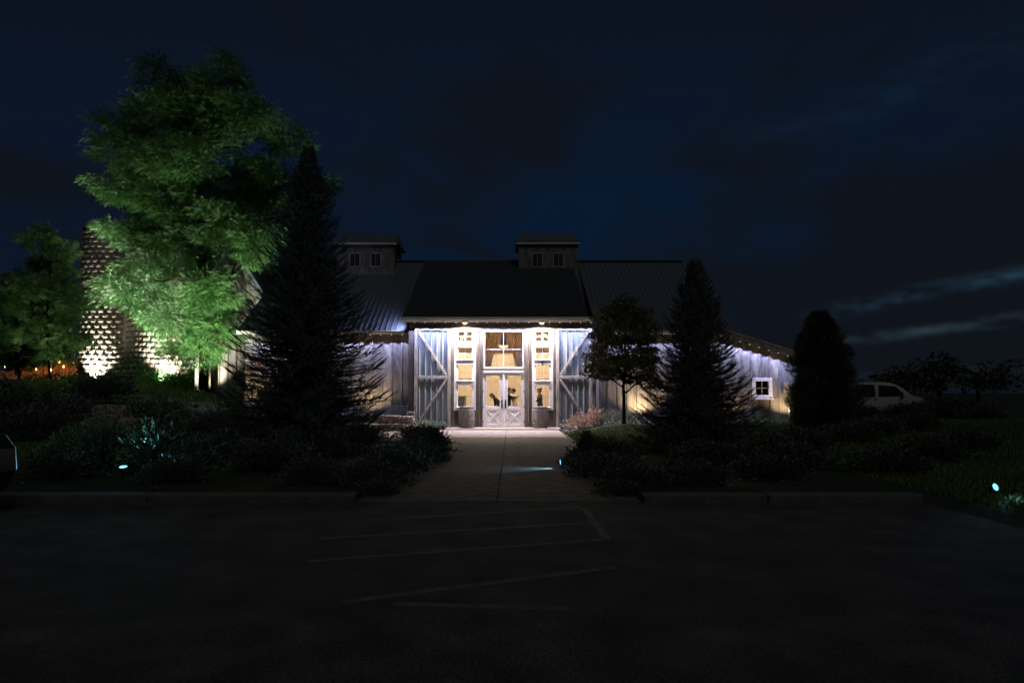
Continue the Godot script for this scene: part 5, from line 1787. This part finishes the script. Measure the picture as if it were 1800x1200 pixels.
# ---------------------------------------------------------------- vehicles
func vehicle(called: String, where: Vector3, turn: float, prof: Array, belt: float, top: float, width: float, wins: Array, axles: Array, wr: float, paint: Material, label: String) -> Node3D:
	var t := thing(called, where, label, called.get_slice("_", 1), "", turn)
	var hw := width / 2
	var zz := func(y: float) -> float: return hw - 0.17 * clampf((y - belt) / (top - belt), 0, 1) - 0.05 * clampf((0.55 - y) / 0.4, 0, 1)
	var mid := Vector2.ZERO
	for p in prof: mid += p / prof.size()
	var mb := MB.new()
	var inner := PackedVector2Array()
	for p in prof:
		var v: Vector2 = p
		inner.append(mid + (v - mid) * Vector2(0.985, 0.965))
	var ix := Geometry2D.triangulate_polygon(inner)
	for s in [-1.0, 1.0]:
		for k in range(0, ix.size(), 3):
			var q := []
			for j in 3:
				var v: Vector2 = inner[ix[k + j]]
				q.append(Vector3(v.x, v.y, s * zz.call(v.y)))
			mb.tri_out(q[0], q[1], q[2], Vector3(0, 0.1, s))
	for k in prof.size():
		var a: Vector2 = prof[k]
		var b: Vector2 = prof[(k + 1) % prof.size()]
		var ia: Vector2 = inner[k]
		var ib: Vector2 = inner[(k + 1) % prof.size()]
		var o := (a + b) / 2 - mid
		var za: float = zz.call(a.y) - 0.06
		var zb: float = zz.call(b.y) - 0.06
		mb.quad_out(Vector3(a.x, a.y, -za), Vector3(a.x, a.y, za), Vector3(b.x, b.y, zb), Vector3(b.x, b.y, -zb), Vector3(o.x, o.y, 0))
		for s in [-1.0, 1.0]:
			mb.quad_out(Vector3(a.x, a.y, s * za), Vector3(b.x, b.y, s * zb), Vector3(ib.x, ib.y, s * zz.call(ib.y)), Vector3(ia.x, ia.y, s * zz.call(ia.y)), Vector3(o.x, o.y, s * 0.5))
	part("body", mb.mesh(), paint, t)
	for w in wins:
		for s in [-1.0, 1.0]:
			var m := MB.new()
			var q := []
			for v in w: q.append(Vector3(v.x, v.y, s * (zz.call(v.y) + 0.008)))
			m.quad_out(q[0], q[1], q[2], q[3], Vector3(0, 0, s))
			for k in 4:
				var a: Vector3 = q[k]
				var b: Vector3 = q[(k + 1) % 4]
				m.quad(a, b, b - Vector3(0, 0, s * 0.03), a - Vector3(0, 0, s * 0.03))
			part("window", m.mesh(), M.car_glass, t)
	for ax in axles:
		for s in [-1.0, 1.0]:
			var wh := holder("wheel", t)
			wh.position = Vector3(ax, wr, s * (hw - 0.10))
			wh.rotation.x = PI / 2 * s
			var ty := MB.new()
			ty.lathe([Vector2(wr * 0.62, -0.1), Vector2(wr * 0.93, -0.1), Vector2(wr, -0.06), Vector2(wr, 0.08), Vector2(wr * 0.94, 0.115), Vector2(wr * 0.62, 0.11)], 26)
			part("tyre", ty.mesh(), M.black, wh)
			var rm := MB.new()
			rm.lathe([Vector2(wr * 0.62, 0.105), Vector2(wr * 0.56, 0.07), Vector2(wr * 0.25, 0.06), Vector2(wr * 0.14, 0.09), Vector2(0, 0.092)], 20)
			part("rim", rm.mesh(), M.iron, wh)
	return t

func make_vehicles() -> void:
	var b := at(1536, 742, 38.5)
	var van := vehicle("parked_van", Vector3(b.x, ground_height(b.x, b.z), b.z), -0.10, [Vector2(-2.35, 0.35), Vector2(-2.38, 0.7), Vector2(-2.33, 1.1), Vector2(-2.15, 1.66), Vector2(-1.9, 1.76), Vector2(0.2, 1.78), Vector2(0.75, 1.70), Vector2(1.05, 1.55), Vector2(1.55, 1.12), Vector2(2.15, 0.95), Vector2(2.36, 0.78), Vector2(2.4, 0.4), Vector2(2.3, 0.25), Vector2(-2.25, 0.25)], 1.02, 1.78, 1.9,
		[[Vector2(-2.1, 1.06), Vector2(-1.2, 1.06), Vector2(-1.2, 1.62), Vector2(-1.95, 1.62)], [Vector2(-1.1, 1.06), Vector2(-0.2, 1.06), Vector2(-0.2, 1.64), Vector2(-1.1, 1.64)], [Vector2(-0.02, 1.06), Vector2(1.3, 1.08), Vector2(0.82, 1.55), Vector2(-0.02, 1.62)]],
		[-1.45, 1.5], 0.34, M.van_paint, "pale van parked beyond the shrubs right of the barn")
	for q in [[-0.12, 0.9], [-1.05, 0.9]]:
		board("door_handle", Vector3(q[0] - 0.16, 0.92, 0.955), Vector3(q[0], 0.96, 0.985), M.iron, van)
	for s in [-1.0, 1.0]:
		var m := MB.new()
		m.cbox(Vector3(1.12, 1.13, s * 1.04), Vector3(0.12, 0.17, 0.2), 0.03)
		part("mirror", m.mesh(), M.van_paint, van)
		m = MB.new()
		m.cbox(Vector3(2.26, 0.80, s * 0.72), Vector3(0.22, 0.14, 0.34), 0.04)
		part("headlight", m.mesh(), M.car_glass, van)
	var c := at(-66, 800, 9.2)
	var car := vehicle("parked_car", Vector3(c.x - 2.25, -0.008, c.z), 0.0, [Vector2(-2.2, 0.3), Vector2(-2.28, 0.6), Vector2(-2.15, 0.85), Vector2(-1.2, 0.98), Vector2(-0.55, 1.42), Vector2(0.5, 1.48), Vector2(1.25, 1.36), Vector2(1.8, 1.12), Vector2(2.2, 1.02), Vector2(2.33, 0.85), Vector2(2.36, 0.55), Vector2(2.25, 0.3), Vector2(2.1, 0.22), Vector2(-2.1, 0.22)], 0.95, 1.48, 1.8,
		[[Vector2(-1.05, 1.0), Vector2(0.1, 1.0), Vector2(0.1, 1.38), Vector2(-0.5, 1.36)], [Vector2(0.18, 1.0), Vector2(1.25, 1.02), Vector2(1.0, 1.32), Vector2(0.18, 1.38)]],
		[-1.4, 1.35], 0.32, M.black_paint, "black car parked on the lot beside the kerb and planted bed")
	for s in [-1.0, 1.0]:
		var m := MB.new()
		m.cbox(Vector3(2.22, 0.82, s * 0.66), Vector3(0.2, 0.13, 0.36), 0.03)
		part("tail_light", m.mesh(), plain(lin(0.25, 0.02, 0.02), 0.2), car)

# ---------------------------------------------------------------- patio with bulbs, small fittings
func make_small_things() -> void:
	barrel(820.5)
	barrel(949.5)
	var d := 54.0
	var lit := thing("string_lights", Vector3.ZERO, "warm bulbs strung over the patio left of the silos", "string lights")
	var rows := [[[-40, 630], [8, 634], [73, 636], [104, 637], [128, 637], [150, 632]], [[-40, 648], [7, 645], [63, 650], [76, 651], [89, 651], [111, 645], [140, 640]]]
	for r in rows:
		var pts := []
		var rad := []
		for q in r:
			pts.append(at(q[0], q[1] - 3, d)); rad.append(0.008)
		var m := MB.new()
		m.tube(pts, rad, 5)
		part("wire", m.mesh(), M.black, lit)
		for k in range(1, r.size() - 1):
			if not meshes.has("bulb"):
				var bm := MB.new()
				bm.lathe([Vector2(0.0, 0.0), Vector2(0.016, 0.0), Vector2(0.018, -0.03), Vector2(0.04, -0.07), Vector2(0.045, -0.10), Vector2(0.03, -0.135), Vector2(0, -0.145)], 12)
				meshes["bulb"] = bm.mesh()
			part("bulb", meshes["bulb"], M.bulb, lit, pts[k] + Vector3(0, -0.01, 0))
			omni(lit, pts[k] + Vector3(0, -0.09, 0), Color(1.0, 0.55, 0.2), 2.6, 0.03)
	for px in [-40.0, 150.0]:
		var p := at(px, 640, d)
		var pole := MB.new()
		var g := ground_height(p.x, p.z)
		pole.tube([Vector3(0, -0.2, 0), Vector3(0, p.y + 0.9 - g, 0)], [0.05, 0.045], 8)
		var o := part("light_pole", pole.mesh(), M.black, self, Vector3(p.x, g, p.z))
		tag(o, "dark pole carrying the patio lights " + ("behind the left silo" if px > 0 else "beyond the slim trees"), "pole")
	var f0 := at(-60, 660, 56.5)
	var f1 := at(140, 660, 56.5)
	var gy := ground_height(f0.x, f0.z)
	var fence := thing("picket_fence", Vector3.ZERO, "dark picket fence round the patio behind the string lights", "fence")
	board("rail", Vector3(f0.x, gy + 1.0, f0.z - 0.03), Vector3(f1.x, gy + 1.07, f0.z - 0.001), M.dark_wood, fence)
	board("rail", Vector3(f0.x, gy + 0.2, f0.z - 0.03), Vector3(f1.x, gy + 0.27, f0.z - 0.001), M.dark_wood, fence)
	var x := f0.x
	while x < f1.x:
		board("picket", Vector3(x, gy, f0.z), Vector3(x + 0.07, gy + 1.15, f0.z + 0.02), M.dark_wood, fence)
		x += 0.17
	var back := thing("patio_wall", Vector3.ZERO, "tan boarded wall glowing warm behind the patio fence", "wall")
	var xx := at(20, 660, 59.0).x
	var k3 := 0
	while xx < at(150, 660, 59.0).x:
		board("board", Vector3(xx, gy - 0.1, -27.1), Vector3(xx + 0.295, gy + 2.2, -27.0 + 0.004 * (k3 % 2)), M.wood[2 if k3 % 3 else 3], back)
		xx += 0.3
		k3 += 1
	var u := at(76, 668, 53.0)
	var um := thing("closed_parasol", Vector3(u.x, gy, u.z), "closed tan parasol on the patio under the string lights", "parasol")
	var m := MB.new()
	m.lathe([Vector2(0.22, 0.35), Vector2(0.20, 0.5), Vector2(0.11, 0.95), Vector2(0.03, 1.35), Vector2(0, 1.38)], 10)
	part("canopy", m.mesh(), M.burlap, um)
	m = MB.new()
	m.tube([Vector3(0, -0.1, 0), Vector3(0, 1.42, 0)], [0.02, 0.02], 8)
	part("pole", m.mesh(), M.dark_wood, um)
	# box on the lean-to wall, hook between the windows, marker stake
	var p := at(1386, 682, 32.9)
	var eb := thing("meter_box", Vector3(p.x, p.y, -0.96), "grey utility box on the lean-to wall beside the columnar conifer", "utility box")
	board("case", Vector3(-0.26, -0.22, 0.0), Vector3(0.26, 0.26, 0.16), M.iron, eb)
	board("lid", Vector3(-0.24, -0.20, 0.162), Vector3(0.24, 0.24, 0.175), M.grey_trim, eb)
	board("conduit", Vector3(-0.03, -1.5, 0.03), Vector3(0.03, -0.222, 0.09), M.grey_trim, eb)
	p = at(953, 637, 31.95)
	var hk := thing("wall_ornament", Vector3(p.x, p.y, 0.05), "small brass ornament fixed between two windows of the right stack", "ornament")
	m = MB.new()
	m.tube([Vector3(0, -0.13, 0.02), Vector3(0, 0.0, 0.035), Vector3(-0.05, 0.06, 0.04)], [0.012, 0.012, 0.01], 8)
	m.tube([Vector3(0, -0.02, 0.033), Vector3(0.04, 0.05, 0.04), Vector3(0.06, 0.10, 0.04)], [0.011, 0.011, 0.02], 8)
	part("stem", m.mesh(), M.bronze, hk)
	m = MB.new()
	m.cbox(Vector3(0, -0.06, 0.01), Vector3(0.05, 0.10, 0.03), 0.006)
	part("plate", m.mesh(), M.bronze, hk)
	p = at(1207, 800, 17.0)
	m = MB.new()
	var g2 := ground_height(p.x, p.z)
	m.tube([Vector3(0, -0.2, 0), Vector3(0, at(1207, 738, 17.0).y - g2, 0)], [0.012, 0.01], 6)
	var stake := part("marker_stake", m.mesh(), M.grey_trim, self, Vector3(p.x, g2, p.z))
	tag(stake, "thin pale marker stake in front of the smaller spruce", "stake")

func make_ground_lights() -> void:
	var cool := Color(0.62, 0.86, 1.0)
	var warm := Color(1.0, 0.86, 0.66)
	var white := Color(1.0, 0.96, 0.88)
	# three cool garden floods
	var p := at(216, 821, 13.2)
	ground_flood(Vector3(p.x, p.y - 0.2, p.z), Vector3(0.05, 0.92, 0.30), "cool white garden flood light glowing below the leafy plants on the left", "", cool, 7.0, 82, M.cool_lens, 0.07)
	p = at(986, 812, 15.5)
	ground_flood(Vector3(p.x, p.y - 0.2, p.z), Vector3(-0.95, -0.10, 0.12), "cool white path light under the shrub at the path's right edge", "", cool, 1.8, 38, M.cool_lens, 0.06)
	p = at(1750, 856, 10.9)
	ground_flood(Vector3(p.x, p.y - 0.2, p.z), Vector3(0.25, 0.35, 0.9), "cool white garden flood light standing in the grass on the right", "", cool, 0.35, 80, M.cool_lens, 0.055)
	# floods at the foot of the silos and big tree, plus two added before it
	p = at(158, 668, 44.6)
	ground_flood(Vector3(p.x, ground_height(p.x, p.z), p.z), Vector3(0.06, 0.93, -0.36), "white flood light aimed up the left silo", "", white, 130, 44, M.white_lens, 0.1)
	p = at(292, 672, 41.8)
	ground_flood(Vector3(p.x, ground_height(p.x, p.z), p.z), Vector3(0.0, 0.92, -0.40), "white flood light aimed up the right silo", "", white, 95, 56, M.white_lens, 0.1)
	p = at(176, 690, 34.2)  # added front-left flood, only there to brighten the left boughs and middle crown
	ground_flood(Vector3(p.x, ground_height(p.x, p.z), p.z), Vector3(0.40, 0.86, -0.14), "added white flood light brightening the big tree from the bank below the left silo", "", Color(0.95, 1.0, 0.90), 190, 42, M.white_lens, 0.1)
	p = at(345, 700, 30.4)  # added flood before the tree, put in because the crown was too dim
	ground_flood(Vector3(p.x, ground_height(p.x, p.z), p.z), Vector3(-0.12, 0.74, -0.60), "added white flood light brightening the big tree from the shrubs before it", "", Color(0.95, 1.0, 0.90), 165, 34, M.white_lens, 0.1)
	p = at(282, 676, 39.4)
	ground_flood(Vector3(p.x, ground_height(p.x, p.z), p.z), Vector3(0.10, 0.97, 0.14), "white flood light aimed up into the big tree from behind its left side", "", Color(0.95, 1.0, 0.90), 260, 58, M.white_lens, 0.1)
	p = at(190, 676, 38.6)
	ground_flood(Vector3(p.x, ground_height(p.x, p.z), p.z), Vector3(0.34, 0.92, 0.10), "white flood light on the bank aimed into the left boughs of the big tree", "", Color(0.95, 1.0, 0.90), 170, 50, M.white_lens, 0.1)
	p = at(352, 690, 35.4)
	ground_flood(Vector3(p.x - 0.1, ground_height(p.x, p.z), p.z), Vector3(0.05, 0.85, -0.5), "white flood light behind the trunk of the big tree", "", white, 30, 55, M.white_lens, 0.1)
	p = at(66, 676, 39.4)
	ground_flood(Vector3(p.x, ground_height(p.x, p.z), p.z), Vector3(0.05, 0.90, -0.34), "small flood light in the shrubs before the slim patio trees", "", white, 14, 60, M.white_lens, 0.07)
	# warm uplights at the foot of the barn walls
	for q in [[650, -0.15, 3.6, "warm uplight at the foot of the left wing, beside the stone wall"], [448, -0.15, 7.0, "warm uplight at the far end of the left wing"], [1128, -0.35, 6.0, "warm uplight between the small round tree and the smaller spruce"], [1298, -0.35, 1.2, "weak warm uplight left of the lean-to window"], [1388, -0.35, 3.5, "warm uplight beside the utility box"]]:
		var x := fx(q[0], 32.4)
		var z: float = q[1]
		ground_flood(Vector3(x, ground_height(x, z), z), Vector3(0, 0.93, -0.36), q[3], "", warm, q[2], 65, M.warm_lens, 0.06)

func _ready() -> void:
	# camera
	var cam := Camera3D.new()
	cam.name = "camera"
	add_child(cam)
	cam.position = CAM
	cam.rotation.x = TILT
	cam.fov = rad_to_deg(2.0 * atan(600.0 / F))
	cam.far = 900.0
	cam.near = 0.05
	cam.current = true
	# sky and exposure
	var env := Environment.new()
	env.background_mode = Environment.BG_SKY
	env.sky = Sky.new()
	env.sky.sky_material = make_sky()
	env.tonemap_mode = Environment.TONE_MAPPER_LINEAR
	env.tonemap_exposure = 1.0
	env.sdfgi_enabled = true
	env.ssao_enabled = true
	env.ssil_enabled = true
	var we := WorldEnvironment.new()
	we.name = "environment"
	we.environment = env
	add_child(we)
	# added broad dim fill from behind the camera, lifts the dark tones; no moon
	var fill_light := DirectionalLight3D.new()
	fill_light.name = "fill_light"
	add_child(fill_light)
	fill_light.basis = Basis.looking_at(Vector3(-0.25, -0.75, -0.62), Vector3.UP)
	fill_light.light_energy = 0.07
	fill_light.light_color = Color(0.97, 0.98, 1.0)
	fill_light.light_angular_distance = 25.0
	fill_light.shadow_enabled = true
	# materials
	make_materials()
	M.led = glowing(Color(0.85, 0.88, 1.0), 1.6)
	M.warm_lens = glowing(Color(1.0, 0.88, 0.68), 5.0)
	M.hall_lens = glowing(Color(1.0, 0.78, 0.5), 2.0)
	M.cool_lens = glowing(Color(0.42, 0.80, 1.0), 2.4)
	M.white_lens = glowing(Color(1.0, 0.97, 0.9), 6.0)
	M.bulb = glowing(Color(1.0, 0.62, 0.28), 25.0)
	M.car_glass = plain(lin(0.02, 0.014, 0.014), 0.08)
	M.van_paint = plain(lin(0.34, 0.32, 0.26), 0.45)
	M.black_paint = plain(lin(0.012, 0.012, 0.014), 0.35)
	M.litter = leafy(lin(0.45, 0.45, 0.45), 0.1)
	# setting, then buildings, then the rest
	make_ground()
	make_paving()
	make_barn()
	make_gable_wing()
	var s1 := at(196, 668, 47.0)
	silo(Vector3(s1.x, 2.0, s1.z), 1.9, fy(408, 47.0) - 2.0, "tall concrete block silo lit from below at its left side", 61)
	var s2 := at(284, 668, 44.4)
	silo(Vector3(s2.x, 1.95, s2.z), 2.05, fy(445, 44.4) - 1.95, "shorter concrete block silo lit behind the leaves of the big tree", 62)
	make_stones()
	make_plants()
	make_vehicles()
	make_people()
	make_small_things()
	make_ground_lights()
	make_grass()
